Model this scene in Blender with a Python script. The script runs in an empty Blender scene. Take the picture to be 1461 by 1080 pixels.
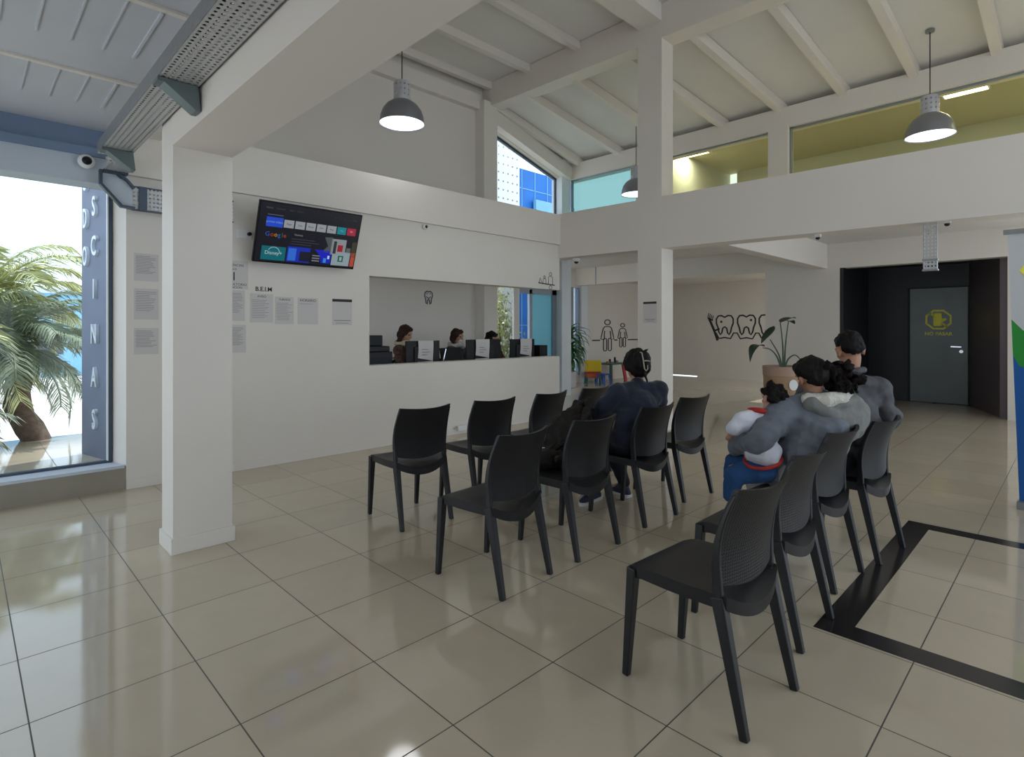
import bpy, bmesh, math, random
import numpy as np
from mathutils import Vector, Matrix, Euler, noise

PI = math.pi
R = math.radians
random.seed(7)
scene = bpy.context.scene
COL = scene.collection

# ---------------------------------------------------------------- camera, sky, sun, exposure
CAM_H, YAW = 1.40, R(45.4)
cam = bpy.data.cameras.new('camera')
cam.sensor_fit = 'HORIZONTAL'
cam.sensor_width = 36.0
cam.lens = 36.0 * 800.0 / 1461.0
cam.shift_y = -70.0 / 1461.0
cam.clip_start, cam.clip_end = 0.05, 300
cam_o = bpy.data.objects.new('camera', cam)
COL.objects.link(cam_o)
cam_o.location = (0, 0, CAM_H)
cam_o.rotation_euler = (R(90), 0, YAW - R(90))
scene.camera = cam_o

scene.view_settings.view_transform = 'Standard'
scene.view_settings.look = 'None'
scene.view_settings.exposure = -0.54
scene.view_settings.gamma = 1.0
scene.view_settings.use_curve_mapping = False

world = bpy.data.worlds.new('sky')
scene.world = world
world.use_nodes = True
wb = world.node_tree.nodes['Background']
wb.inputs['Color'].default_value = (0.77, 0.885, 1.0, 1)
wb.inputs['Strength'].default_value = 3.0

sun = bpy.data.lights.new('sun', 'SUN')
sun.energy = 5.0
sun.angle = R(0.6)
sun.color = (1.0, 0.94, 0.84)
sun_o = bpy.data.objects.new('sun', sun)
COL.objects.link(sun_o)
sun_o.rotation_euler = Vector((-0.45, -0.12, -0.88)).to_track_quat('-Z', 'Y').to_euler()
sun_o.location = (20, -10, 30)

LAMP_POWER = 2.0
PANEL_STRENGTH = 22.0

# ---------------------------------------------------------------- materials
def lin(c):
    return tuple(((v / 255.0) / 12.92 if v / 255.0 <= 0.04045 else ((v / 255.0 + 0.055) / 1.055) ** 2.4) for v in c[:3]) + (1.0,)

def mat(name, rgb, rough=0.6, metal=0.0, bump=0.0, bscale=40.0, var=0.0, vscale=6.0, spec=0.5, emit=0.0, sheen=0.0, stretch=None):
    m = bpy.data.materials.new(name)
    m.use_nodes = True
    nt = m.node_tree
    p = nt.nodes['Principled BSDF']
    c = lin(rgb)
    p.inputs['Base Color'].default_value = c
    p.inputs['Roughness'].default_value = rough
    p.inputs['Metallic'].default_value = metal
    p.inputs['Specular IOR Level'].default_value = spec
    if sheen:
        p.inputs['Sheen Weight'].default_value = sheen
    if emit:
        p.inputs['Emission Color'].default_value = c
        p.inputs['Emission Strength'].default_value = emit
    tc = nt.nodes.new('ShaderNodeTexCoord')
    src = tc.outputs['Object']
    if stretch:
        mp = nt.nodes.new('ShaderNodeMapping')
        mp.inputs['Scale'].default_value = stretch
        nt.links.new(src, mp.inputs['Vector'])
        src = mp.outputs['Vector']
    if var:
        n = nt.nodes.new('ShaderNodeTexNoise')
        n.inputs['Scale'].default_value = vscale
        n.inputs['Detail'].default_value = 5
        nt.links.new(src, n.inputs['Vector'])
        r = nt.nodes.new('ShaderNodeValToRGB')
        r.color_ramp.elements[0].position, r.color_ramp.elements[1].position = 0.3, 0.7
        r.color_ramp.elements[0].color = tuple(v * (1 - var) for v in c[:3]) + (1,)
        r.color_ramp.elements[1].color = tuple(min(1, v * (1 + var)) for v in c[:3]) + (1,)
        nt.links.new(n.outputs['Fac'], r.inputs['Fac'])
        nt.links.new(r.outputs['Color'], p.inputs['Base Color'])
    if bump:
        n2 = nt.nodes.new('ShaderNodeTexNoise')
        n2.inputs['Scale'].default_value = bscale
        n2.inputs['Detail'].default_value = 4
        nt.links.new(src, n2.inputs['Vector'])
        b = nt.nodes.new('ShaderNodeBump')
        b.inputs['Strength'].default_value = bump
        b.inputs['Distance'].default_value = 0.01
        nt.links.new(n2.outputs['Fac'], b.inputs['Height'])
        nt.links.new(b.outputs['Normal'], p.inputs['Normal'])
    return m

def emissive(name, rgb, strength):
    m = bpy.data.materials.new(name)
    m.use_nodes = True
    nt = m.node_tree
    p = nt.nodes['Principled BSDF']
    p.inputs['Base Color'].default_value = (0.01, 0.01, 0.01, 1)
    p.inputs['Roughness'].default_value = 0.25
    p.inputs['Emission Color'].default_value = lin(rgb)
    p.inputs['Emission Strength'].default_value = strength
    return m

def glass(name, tint, gloss=0.08, rough=0.02):
    m = bpy.data.materials.new(name)
    m.use_nodes = True
    nt = m.node_tree
    nt.nodes.remove(nt.nodes['Principled BSDF'])
    out = nt.nodes['Material Output']
    t = nt.nodes.new('ShaderNodeBsdfTransparent')
    t.inputs['Color'].default_value = lin(tint)
    g = nt.nodes.new('ShaderNodeBsdfGlossy')
    g.inputs['Roughness'].default_value = rough
    lw = nt.nodes.new('ShaderNodeLayerWeight')
    pw = nt.nodes.new('ShaderNodeMath')
    pw.operation = 'POWER'
    pw.inputs[1].default_value = 5.0
    nt.links.new(lw.outputs['Facing'], pw.inputs[0])
    fr = nt.nodes.new('ShaderNodeMath')
    fr.operation = 'MULTIPLY_ADD'
    fr.inputs[1].default_value = 0.55
    fr.inputs[2].default_value = 0.012
    nt.links.new(pw.outputs['Value'], fr.inputs[0])
    mx = nt.nodes.new('ShaderNodeMixShader')
    nt.links.new(fr.outputs['Value'], mx.inputs['Fac'])
    nt.links.new(t.outputs['BSDF'], mx.inputs[1])
    nt.links.new(g.outputs['BSDF'], mx.inputs[2])
    nt.links.new(mx.outputs['Shader'], out.inputs['Surface'])
    return m

def floor_material():
    m = mat('porcelain_tiles', (168, 160, 143), rough=0.07, spec=0.75)
    nt = m.node_tree
    p = nt.nodes['Principled BSDF']
    tc = nt.nodes.new('ShaderNodeTexCoord')
    mp = nt.nodes.new('ShaderNodeMapping')
    mp.inputs['Location'].default_value = (-0.711 + 0.534 * 40, -2.625 + 0.533 * 40, 0)
    nt.links.new(tc.outputs['Object'], mp.inputs['Vector'])
    b = nt.nodes.new('ShaderNodeTexBrick')
    b.offset = 0.0
    b.squash = 1.0
    b.inputs['Scale'].default_value = 1.0
    b.inputs['Brick Width'].default_value = 0.534
    b.inputs['Row Height'].default_value = 0.533
    b.inputs['Mortar Size'].default_value = 0.0028
    b.inputs['Mortar Smooth'].default_value = 0.25
    b.inputs['Bias'].default_value = 0.0
    b.inputs['Color1'].default_value = lin((202, 188, 165))
    b.inputs['Color2'].default_value = lin((196, 182, 160))
    b.inputs['Mortar'].default_value = lin((84, 78, 70))
    nt.links.new(mp.outputs['Vector'], b.inputs['Vector'])
    n = nt.nodes.new('ShaderNodeTexNoise')
    n.inputs['Scale'].default_value = 7
    n.inputs['Detail'].default_value = 6
    nt.links.new(mp.outputs['Vector'], n.inputs['Vector'])
    mr = nt.nodes.new('ShaderNodeMapRange')
    mr.inputs['To Min'].default_value = 0.94
    mr.inputs['To Max'].default_value = 1.05
    nt.links.new(n.outputs['Fac'], mr.inputs['Value'])
    mx = nt.nodes.new('ShaderNodeVectorMath')
    mx.operation = 'SCALE'
    nt.links.new(b.outputs['Color'], mx.inputs[0])
    nt.links.new(mr.outputs['Result'], mx.inputs['Scale'])
    nt.links.new(mx.outputs['Vector'], p.inputs['Base Color'])
    rr = nt.nodes.new('ShaderNodeMapRange')
    rr.inputs['To Min'].default_value = 0.065
    rr.inputs['To Max'].default_value = 0.6
    nt.links.new(b.outputs['Fac'], rr.inputs['Value'])
    nt.links.new(rr.outputs['Result'], p.inputs['Roughness'])
    bp = nt.nodes.new('ShaderNodeBump')
    bp.inputs['Strength'].default_value = 0.3
    bp.inputs['Distance'].default_value = 0.002
    bp.invert = True
    nt.links.new(b.outputs['Fac'], bp.inputs['Height'])
    nt.links.new(bp.outputs['Normal'], p.inputs['Normal'])
    return m

def holed(name, rgb, pitch, r, rough, metal, rows=None):
    """sheet metal whose round holes let light through (mapped on UVs in metres)"""
    m = mat(name, rgb, rough, metal)
    nt = m.node_tree
    p = nt.nodes['Principled BSDF']
    out = nt.nodes['Material Output']
    uv = nt.nodes.new('ShaderNodeTexCoord')
    sc = nt.nodes.new('ShaderNodeVectorMath')
    sc.operation = 'DIVIDE'
    sc.inputs[1].default_value = (pitch[0], pitch[1], 1)
    nt.links.new(uv.outputs['UV'], sc.inputs[0])
    fr = nt.nodes.new('ShaderNodeVectorMath')
    fr.operation = 'FRACTION'
    nt.links.new(sc.outputs['Vector'], fr.inputs[0])
    sb = nt.nodes.new('ShaderNodeVectorMath')
    sb.operation = 'SUBTRACT'
    sb.inputs[1].default_value = (0.5, 0.5, 0)
    nt.links.new(fr.outputs['Vector'], sb.inputs[0])
    ml = nt.nodes.new('ShaderNodeVectorMath')
    ml.operation = 'MULTIPLY'
    ml.inputs[1].default_value = (pitch[0], pitch[1], 0)
    nt.links.new(sb.outputs['Vector'], ml.inputs[0])
    ln = nt.nodes.new('ShaderNodeVectorMath')
    ln.operation = 'LENGTH'
    nt.links.new(ml.outputs['Vector'], ln.inputs[0])
    lt = nt.nodes.new('ShaderNodeMath')
    lt.operation = 'LESS_THAN'
    lt.inputs[1].default_value = r
    nt.links.new(ln.outputs['Value'], lt.inputs[0])
    tr = nt.nodes.new('ShaderNodeBsdfTransparent')
    mx = nt.nodes.new('ShaderNodeMixShader')
    nt.links.new(lt.outputs['Value'], mx.inputs['Fac'])
    nt.links.new(p.outputs['BSDF'], mx.inputs[1])
    nt.links.new(tr.outputs['BSDF'], mx.inputs[2])
    nt.links.new(mx.outputs['Shader'], out.inputs['Surface'])
    return m

def woven(name, rgb, rough=0.5):
    m = mat(name, rgb, rough, spec=0.35)
    nt = m.node_tree
    p = nt.nodes['Principled BSDF']
    tc = nt.nodes.new('ShaderNodeTexCoord')
    hs = []
    for k, ax in enumerate(('X', 'Z')):
        w = nt.nodes.new('ShaderNodeTexWave')
        w.bands_direction = ax
        w.inputs['Scale'].default_value = 26
        nt.links.new(tc.outputs['Object'], w.inputs['Vector'])
        hs.append(w)
    mu = nt.nodes.new('ShaderNodeMath')
    mu.operation = 'MULTIPLY'
    nt.links.new(hs[0].outputs['Fac'], mu.inputs[0])
    nt.links.new(hs[1].outputs['Fac'], mu.inputs[1])
    b = nt.nodes.new('ShaderNodeBump')
    b.inputs['Strength'].default_value = 0.25
    b.inputs['Distance'].default_value = 0.003
    nt.links.new(mu.outputs['Value'], b.inputs['Height'])
    nt.links.new(b.outputs['Normal'], p.inputs['Normal'])
    return m

M = {}
M['floor'] = floor_material()
M['wall'] = mat('white_wall_paint', (227, 220, 211), 0.55, bump=0.06, bscale=60, var=0.015, vscale=1.5)
M['beam'] = mat('white_beam_paint', (228, 220, 211), 0.6, bump=0.05, bscale=50)
M['ceil'] = mat('ceiling_board', (226, 222, 216), 0.75, bump=0.05, bscale=30, var=0.02, vscale=2)
M['lowceil'] = mat('low_ceiling_board', (198, 200, 206), 0.7, var=0.02, vscale=3)
M['lintel'] = mat('lintel_blue_grey', (118, 136, 164), 0.5, var=0.03)
M['lintel_pale'] = mat('lintel_pale_grey', (196, 204, 214), 0.5)
M['sillstone'] = mat('sill_stone', (150, 142, 128), 0.45, var=0.05)
M['inlay'] = mat('black_granite', (44, 41, 42), 0.16, var=0.15, vscale=30)
M['frame'] = mat('aluminium_frame', (150, 158, 168), 0.4, 0.6)
M['frame_dark'] = mat('dark_frame', (70, 82, 96), 0.4, 0.4)
M['frame_white'] = mat('white_frame', (226, 230, 234), 0.4)
M['glass'] = glass('clear_glass', (244, 249, 252))
M['glass_olive'] = glass('olive_glass', (224, 225, 208))
M['glass_aqua'] = glass('aqua_glass', (174, 197, 194))
M['glass_teal'] = mat('frosted_teal_glass', (150, 205, 220), 0.25)
_nt = M['glass_teal'].node_tree
_tl = _nt.nodes.new('ShaderNodeBsdfTranslucent')
_tl.inputs['Color'].default_value = lin((170, 220, 232))
_mx = _nt.nodes.new('ShaderNodeMixShader')
_mx.inputs['Fac'].default_value = 0.6
_nt.links.new(_nt.nodes['Principled BSDF'].outputs['BSDF'], _mx.inputs[1])
_nt.links.new(_tl.outputs['BSDF'], _mx.inputs[2])
_nt.links.new(_mx.outputs['Shader'], _nt.nodes['Material Output'].inputs['Surface'])
M['chair'] = woven('black_plastic', (26, 26, 28), 0.42)
M['chair_smooth'] = mat('black_plastic_smooth', (28, 28, 31), 0.38, spec=0.4, bump=0.05, bscale=220)
M['steel'] = mat('galvanised_steel', (150, 152, 154), 0.4, 0.7, var=0.08, vscale=20)
M['tray'] = holed('perforated_tray_steel', (190, 190, 190), (0.030, 0.036), 0.0085, 0.45, 0.35)
M['bracket'] = mat('bracket_grey_green', (112, 124, 126), 0.5, 0.3, var=0.08)
M['lampshade'] = mat('brushed_aluminium_shade', (150, 152, 160), 0.35, 0.75)
M['lampneck'] = holed('perforated_lamp_neck', (196, 196, 202), (0.05, 0.06), 0.010, 0.4, 0.4)
M['black'] = mat('black_plastic_gloss', (18, 18, 21), 0.42, spec=0.25)
M['darkgrey'] = mat('dark_grey_plastic', (34, 36, 42), 0.5, spec=0.25)
M['paper'] = mat('white_paper', (208, 203, 200), 0.7, bump=0.03, bscale=20)
M['ink'] = mat('grey_ink', (132, 128, 130), 0.7)
M['inkdark'] = mat('dark_ink', (46, 45, 48), 0.7)
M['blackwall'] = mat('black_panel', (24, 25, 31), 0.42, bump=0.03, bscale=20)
M['black_reflect_grey'] = mat('black_panel_reflection_grey', (112, 102, 106), 0.34, 0.35)  # grey base colour stands in for bright reflections on the black panel
M['doorleaf'] = mat('dark_grey_metal_door', (92, 98, 98), 0.32, 0.4, var=0.08, vscale=3)
M['yellowgreen'] = mat('yellow_vinyl', (250, 244, 84), 0.5)
M['chrome'] = mat('chrome', (215, 215, 215), 0.15, 1.0)
M['white_plastic'] = mat('white_plastic', (228, 228, 228), 0.4)
M['skin'] = mat('skin', (176, 128, 102), 0.5, bump=0.03, bscale=120, var=0.05, vscale=20)
M['skin_pale'] = mat('skin_pale', (196, 150, 128), 0.5, var=0.04, vscale=20)
M['hair'] = mat('black_hair', (20, 17, 17), 0.6, spec=0.18, bump=0.3, bscale=55, var=0.35, vscale=30, stretch=(1, 1, 0.3))
M['hair_brown'] = mat('brown_hair', (52, 33, 28), 0.6, spec=0.18, bump=0.3, bscale=55, var=0.3, vscale=30)
M['hair_curly'] = mat('curly_dark_hair', (24, 18, 17), 0.65, spec=0.15, bump=0.6, bscale=60, var=0.4, vscale=40)
M['navy'] = mat('navy_fleece', (20, 27, 48), 0.85, bump=0.25, bscale=30, var=0.15, vscale=9, sheen=0.2)
M['navy_trouser'] = mat('navy_trousers', (24, 26, 38), 0.8, bump=0.2, bscale=40)
M['coat'] = mat('dark_brown_coat', (34, 29, 26), 0.7, spec=0.25, bump=0.3, bscale=26, var=0.3, vscale=10)
M['hoodie'] = mat('blue_grey_hoodie', (100, 106, 116), 0.85, bump=0.25, bscale=30, var=0.1, vscale=8, sheen=0.15)
M['hood'] = mat('warm_grey_hood', (122, 122, 120), 0.85, bump=0.25, bscale=30, var=0.08, vscale=8)
M['fleece'] = mat('cream_fleece', (206, 202, 192), 0.95, bump=0.6, bscale=90, var=0.06, vscale=30)
M['jacket'] = mat('grey_jacket', (78, 78, 83), 0.7, bump=0.25, bscale=26, var=0.1, vscale=8)
M['dark_trouser'] = mat('dark_trousers', (36, 37, 42), 0.8, bump=0.2, bscale=40)
M['pale_trouser'] = mat('pale_grey_trousers', (160, 160, 162), 0.8, bump=0.25, bscale=30)
M['shoe_white'] = mat('white_shoe', (214, 212, 208), 0.5)
M['shoe_navy'] = mat('navy_shoe', (36, 42, 66), 0.6)
M['baby_white'] = mat('white_knit', (212, 214, 224), 0.85, bump=0.3, bscale=60)
M['baby_red'] = mat('red_trim', (176, 42, 40), 0.8)
M['baby_blue'] = mat('blue_trousers', (32, 74, 124), 0.85, bump=0.25, bscale=40)
M['scarf'] = mat('beige_scarf', (190, 178, 150), 0.9, bump=0.5, bscale=40, var=0.15, vscale=20)
M['brown_top'] = mat('brown_patterned_top', (88, 60, 46), 0.85, var=0.6, vscale=24)
M['eye'] = mat('eye', (20, 16, 15), 0.15)
M['lips'] = mat('lips', (140, 78, 72), 0.45)
M['terracotta'] = mat('wood_toned_planter', (166, 134, 104), 0.6, var=0.08, vscale=5)
M['terra_band'] = mat('pinkish_planter_rim', (176, 146, 128), 0.6)
M['pot_pink'] = mat('dull_pink_pot', (150, 112, 106), 0.7)
M['pot_grey'] = mat('pale_grey_pot', (196, 192, 192), 0.6)
M['soil'] = mat('soil', (54, 42, 32), 0.95, bump=0.6, bscale=60)
M['leaf'] = mat('dark_green_leaf', (36, 62, 40), 0.4, var=0.25, vscale=9)
M['leaf_bright'] = mat('green_leaf', (58, 104, 56), 0.4, var=0.35, vscale=7)
M['stalk'] = mat('green_stalk', (70, 92, 62), 0.5)
M['palm'] = mat('palm_frond', (184, 186, 128), 0.45, var=0.35, vscale=3)
M['palm_dark'] = mat('palm_frond_dark', (128, 140, 112), 0.5, var=0.35, vscale=3)
M['palm_trunk'] = mat('palm_trunk', (122, 104, 92), 0.9, bump=0.9, bscale=25, var=0.3, vscale=14)
M['ground'] = mat('pale_paving', (232, 224, 218), 0.8, var=0.05, vscale=1)
M['tower'] = mat('slate_blue_render', (122, 128, 146), 0.7, var=0.06, vscale=3)
M['letter'] = mat('white_letter', (228, 232, 238), 0.4)
M['bluebuild'] = mat('blue_cladding', (26, 112, 196), 0.5, var=0.25, vscale=0.9)
M['bluepale'] = mat('pale_blue_cladding', (132, 186, 214), 0.5, var=0.05)
M['cladding'] = holed('white_perforated_cladding', (240, 240, 236), (0.16, 0.21), 0.022, 0.6, 0.0)
M['yellow'] = mat('yellow_toy_plastic', (222, 190, 32), 0.4)
M['red'] = mat('red_toy_plastic', (196, 52, 58), 0.4)
M['orange'] = mat('orange_toy_plastic', (206, 104, 62), 0.4)
M['blue'] = mat('blue_toy_plastic', (34, 84, 176), 0.4)
M['green'] = mat('green_toy_plastic', (32, 96, 84), 0.4)
M['banner'] = mat('banner_white', (206, 208, 212), 0.45)
M['banner_green'] = mat('banner_green', (36, 146, 52), 0.45)
M['banner_blue'] = mat('banner_blue', (16, 92, 170), 0.45)
M['office'] = mat('grey_green_office_wall', (204, 206, 196), 0.7)
M['officeceil'] = mat('olive_office_ceiling', (182, 176, 146), 0.7)
M['outlinedecal'] = mat('black_vinyl', (40, 40, 46), 0.5)
M['greydecal'] = mat('grey_vinyl', (92, 92, 100), 0.5)
M['claw'] = mat('pearl_claw_clip', (164, 152, 138), 0.3)

# ---------------------------------------------------------------- helpers
W = {}

class MB:
    def __init__(self):
        self.v, self.f = [], []

    def add(self, vs, fs):
        o = len(self.v)
        self.v += [tuple(p) for p in vs]
        self.f += [tuple(i + o for i in q) for q in fs]
        return self

    def hexa(self, p):      # p: bottom ring of four, top ring of four
        return self.add(p, [(3, 2, 1, 0), (4, 5, 6, 7), (0, 1, 5, 4), (1, 2, 6, 5), (2, 3, 7, 6), (3, 0, 4, 7)])

    def box(self, x0, x1, y0, y1, z0, z1):
        return self.hexa([(x0, y0, z0), (x1, y0, z0), (x1, y1, z0), (x0, y1, z0),
                          (x0, y0, z1), (x1, y0, z1), (x1, y1, z1), (x0, y1, z1)])

    def bar(self, p0, p1, w, h, up=(0, 0, 1), w1=None, h1=None):
        p0, p1 = Vector(p0), Vector(p1)
        d = (p1 - p0).normalized()
        s = d.cross(Vector(up))
        if s.length < 1e-4:
            s = d.cross(Vector((1, 0, 0)))
        s.normalize()
        u = s.cross(d)
        w1 = w if w1 is None else w1
        h1 = h if h1 is None else h1
        a = [p0 + s * i * w / 2 + u * j * h / 2 for i, j in ((-1, -1), (1, -1), (1, 1), (-1, 1))]
        b = [p1 + s * i * w1 / 2 + u * j * h1 / 2 for i, j in ((-1, -1), (1, -1), (1, 1), (-1, 1))]
        return self.hexa(a + b)

    def tube(self, pts, rad, seg=10, cap=True):
        pts = [Vector(p) for p in pts]
        if not hasattr(rad, '__len__'):
            rad = [rad] * len(pts)
        vs, fs = [], []
        ref = None
        for i, p in enumerate(pts):
            d = (pts[min(i + 1, len(pts) - 1)] - pts[max(i - 1, 0)]).normalized()
            if ref is None:
                ref = d.orthogonal().normalized()
            ref = (ref - d * ref.dot(d))
            ref = ref.normalized() if ref.length > 1e-5 else d.orthogonal().normalized()
            b = d.cross(ref)
            for k in range(seg):
                a = 2 * PI * k / seg
                vs.append(p + (ref * math.cos(a) + b * math.sin(a)) * rad[i])
        n = len(pts)
        for i in range(n - 1):
            for k in range(seg):
                k2 = (k + 1) % seg
                fs.append((i * seg + k, i * seg + k2, (i + 1) * seg + k2, (i + 1) * seg + k))
        if cap:
            fs.append(tuple(range(seg))[::-1])
            fs.append(tuple((n - 1) * seg + k for k in range(seg)))
        return self.add(vs, fs)

    def lathe(self, prof, c=(0, 0, 0), seg=32, cap0=True, cap1=True):
        vs, fs = [], []
        for r, z in prof:
            for k in range(seg):
                a = 2 * PI * k / seg
                vs.append((c[0] + r * math.cos(a), c[1] + r * math.sin(a), c[2] + z))
        n = len(prof)
        for i in range(n - 1):
            for k in range(seg):
                k2 = (k + 1) % seg
                fs.append((i * seg + k, i * seg + k2, (i + 1) * seg + k2, (i + 1) * seg + k))
        if cap0:
            fs.append(tuple(range(seg))[::-1])
        if cap1:
            fs.append(tuple((n - 1) * seg + k for k in range(seg)))
        return self.add(vs, fs)

    def prism(self, poly, o, ux, uy, depth):
        """polygon in the plane (o, ux, uy), thickened along ux x uy"""
        o, ux, uy = Vector(o), Vector(ux), Vector(uy)
        n = ux.cross(uy).normalized() * depth
        a = [o + ux * x + uy * y for x, y in poly]
        k = len(a)
        fs = [tuple(range(k))[::-1], tuple(range(k, 2 * k))]
        fs += [(i, (i + 1) % k, k + (i + 1) % k, k + i) for i in range(k)]
        return self.add(a + [p + n for p in a], fs)

    def stroke(self, pts, w, o, ux, uy, depth, closed=False):
        """a flat line of width w drawn in the plane (o, ux, uy)"""
        p = [Vector((x, y)) for x, y in pts]
        n = len(p)
        o, ux, uy = Vector(o), Vector(ux), Vector(uy)
        nn = ux.cross(uy).normalized() * depth
        L, Rr = [], []
        for i in range(n):
            if closed:
                a, b = p[i - 1], p[(i + 1) % n]
            else:
                a, b = p[max(i - 1, 0)], p[min(i + 1, n - 1)]
            d = (b - a)
            d = d.normalized() if d.length > 1e-9 else Vector((1, 0))
            q = Vector((-d.y, d.x)) * w / 2
            L.append(p[i] + q)
            Rr.append(p[i] - q)
        base = [o + ux * q.x + uy * q.y for q in L] + [o + ux * q.x + uy * q.y for q in Rr]
        vs = base + [q + nn for q in base]
        fs = []
        m = n if closed else n - 1
        for i in range(m):
            j = (i + 1) % n
            fs.append((i, j, n + j, n + i))
            fs.append((2 * n + i, 3 * n + i, 3 * n + j, 2 * n + j))
            fs.append((i, 2 * n + i, 2 * n + j, j))
            fs.append((n + i, n + j, 3 * n + j, 3 * n + i))
        if not closed:
            fs.append((0, n, 3 * n, 2 * n))
            fs.append((n - 1, 3 * n - 1, 4 * n - 1, 2 * n - 1)[::-1])
            fs[-1] = (n - 1, 2 * n - 1, 4 * n - 1, 3 * n - 1)
        return self.add(vs, fs)

    def ball(self, c, r, rot=None, seg=14, rings=9):
        if not hasattr(r, '__len__'):
            r = (r, r, r)
        q = rot.to_matrix() if rot else Matrix.Identity(3)
        vs = [Vector((0, 0, -1))]
        for i in range(1, rings):
            t = -PI / 2 + PI * i / rings
            for k in range(seg):
                a = 2 * PI * k / seg
                vs.append(Vector((math.cos(t) * math.cos(a), math.cos(t) * math.sin(a), math.sin(t))))
        vs.append(Vector((0, 0, 1)))
        fs = []
        for k in range(seg):
            fs.append((0, 1 + (k + 1) % seg, 1 + k))
        for i in range(rings - 2):
            for k in range(seg):
                a, b = 1 + i * seg + k, 1 + i * seg + (k + 1) % seg
                fs.append((a, b, b + seg, a + seg))
        t = 1 + (rings - 2) * seg
        for k in range(seg):
            fs.append((t + k, t + (k + 1) % seg, len(vs) - 1))
        c = Vector(c)
        return self.add([c + q @ Vector((p.x * r[0], p.y * r[1], p.z * r[2])) for p in vs], fs)

    def cap(self, p0, p1, r0, r1=None, seg=12):
        """round-ended tapering limb"""
        p0, p1 = Vector(p0), Vector(p1)
        r1 = r0 if r1 is None else r1
        d = (p1 - p0)
        L = d.length
        d.normalize()
        pts, rad = [], []
        for i in range(1, 6):
            t = PI / 2 * (1 - i / 5)
            pts.append(p0 - d * r0 * math.sin(t))
            rad.append(max(1e-4, r0 * math.cos(t)))
        for i in range(5):
            t = PI / 2 * i / 5
            pts.append(p1 + d * r1 * math.sin(t))
            rad.append(r1 * math.cos(t))
        return self.tube(pts, rad, seg)

    def mesh(self, name, M4=None, uv=False, angle=None):
        me = bpy.data.meshes.new(name)
        vs = self.v if M4 is None else [tuple(M4 @ Vector(p)) for p in self.v]
        me.from_pydata(vs, [], self.f)
        bm = bmesh.new()
        bm.from_mesh(me)
        bmesh.ops.recalc_face_normals(bm, faces=bm.faces)
        if uv:
            ul = bm.loops.layers.uv.new('uv')
            for f in bm.faces:
                n = f.normal
                ax = max(range(3), key=lambda i: abs(n[i]))
                i, j = [(1, 2), (0, 2), (0, 1)][ax]
                for l in f.loops:
                    l[ul].uv = (l.vert.co[i], l.vert.co[j])
        bm.to_mesh(me)
        bm.free()
        if angle is not None:
            me.shade_smooth()
            me.set_sharp_from_angle(angle=R(angle))
        return me

    def build(self, name, m, parent=None, world=False, uv=False, angle=None, bevel=0, label=None):
        M4 = W[parent].inverted() if (parent is not None and world) else None
        me = self.mesh(name, M4, uv, angle)
        return link(name, me, m, parent, bevel, label)

def link(name, me, m, parent=None, bevel=0, label=None):
    o = bpy.data.objects.new(name, me)
    COL.objects.link(o)
    if m is not None:
        me.materials.clear()
        me.materials.append(m)
    if parent is not None:
        o.parent = parent
        W[o] = W[parent]
    else:
        W[o] = Matrix.Identity(4)
    if bevel:
        b = o.modifiers.new('bevel', 'BEVEL')
        b.width = bevel
        b.segments = 2
        b.limit_method = 'ANGLE'
    if label:
        o['label'] = label
    return o

def tag(o, label, cat, group=None, kind=None):
    o['label'] = label
    o['category'] = cat
    if group:
        o['group'] = group
    if kind:
        o['kind'] = kind
    return o

def thing(name, label, cat, loc=(0, 0, 0), rot=(0, 0, 0), group=None):
    o = bpy.data.objects.new(name, None)
    o.empty_display_size = 0.1
    COL.objects.link(o)
    o.location = loc
    o.rotation_euler = rot
    W[o] = Matrix.Translation(loc) @ Euler(rot).to_matrix().to_4x4()
    return tag(o, label, cat, group)

def struct(name, loc=(0, 0, 0)):
    o = bpy.data.objects.new(name, None)
    COL.objects.link(o)
    o.location = loc
    W[o] = Matrix.Translation(loc)
    o['kind'] = 'structure'
    return o

def S(name, mb, m, **k):
    o = mb.build(name, m, **k)
    if o.parent is None:
        o['kind'] = 'structure'
    return o

def B(*a):
    return MB().box(*a)

def copy_tree(src, loc, rot, label=None, group=None):
    r = src.copy()
    COL.objects.link(r)
    r.location = loc
    r.rotation_euler = rot
    W[r] = Matrix.Translation(loc) @ Euler(rot).to_matrix().to_4x4()
    if label:
        r['label'] = label
    if group:
        r['group'] = group
    for ch in src.children:
        c = ch.copy()
        COL.objects.link(c)
        c.parent = r
        for g in ch.children:
            d = g.copy()
            COL.objects.link(d)
            d.parent = c
    return r

def text_mesh(body, size, M4, depth=0.0008, align='CENTER', sx=1.0, bold=0.0):
    cu = bpy.data.curves.new('t', 'FONT')
    cu.body = body
    cu.size = size
    cu.align_x = align
    cu.align_y = 'CENTER'
    cu.extrude = depth
    cu.offset = bold
    cu.resolution_u = 3
    o = bpy.data.objects.new('t', cu)
    COL.objects.link(o)
    dg = bpy.context.evaluated_depsgraph_get()
    me = bpy.data.meshes.new_from_object(o.evaluated_get(dg))
    bpy.data.objects.remove(o)
    me.transform(M4 @ Matrix.Diagonal((sx, 1, 1, 1)))
    return me

FACE_NY = Matrix.Rotation(R(90), 4, 'X')                    # text that faces -Y
FACE_NX = Matrix.Rotation(R(-90), 4, 'Z') @ FACE_NY         # text that faces -X

def text(name, body, size, loc, face, m, parent=None, **k):
    M4 = Matrix.Translation(loc) @ face
    if parent is not None:
        M4 = W[parent].inverted() @ M4
    return link(name, text_mesh(body, size, M4, **k), m, parent)

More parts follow.
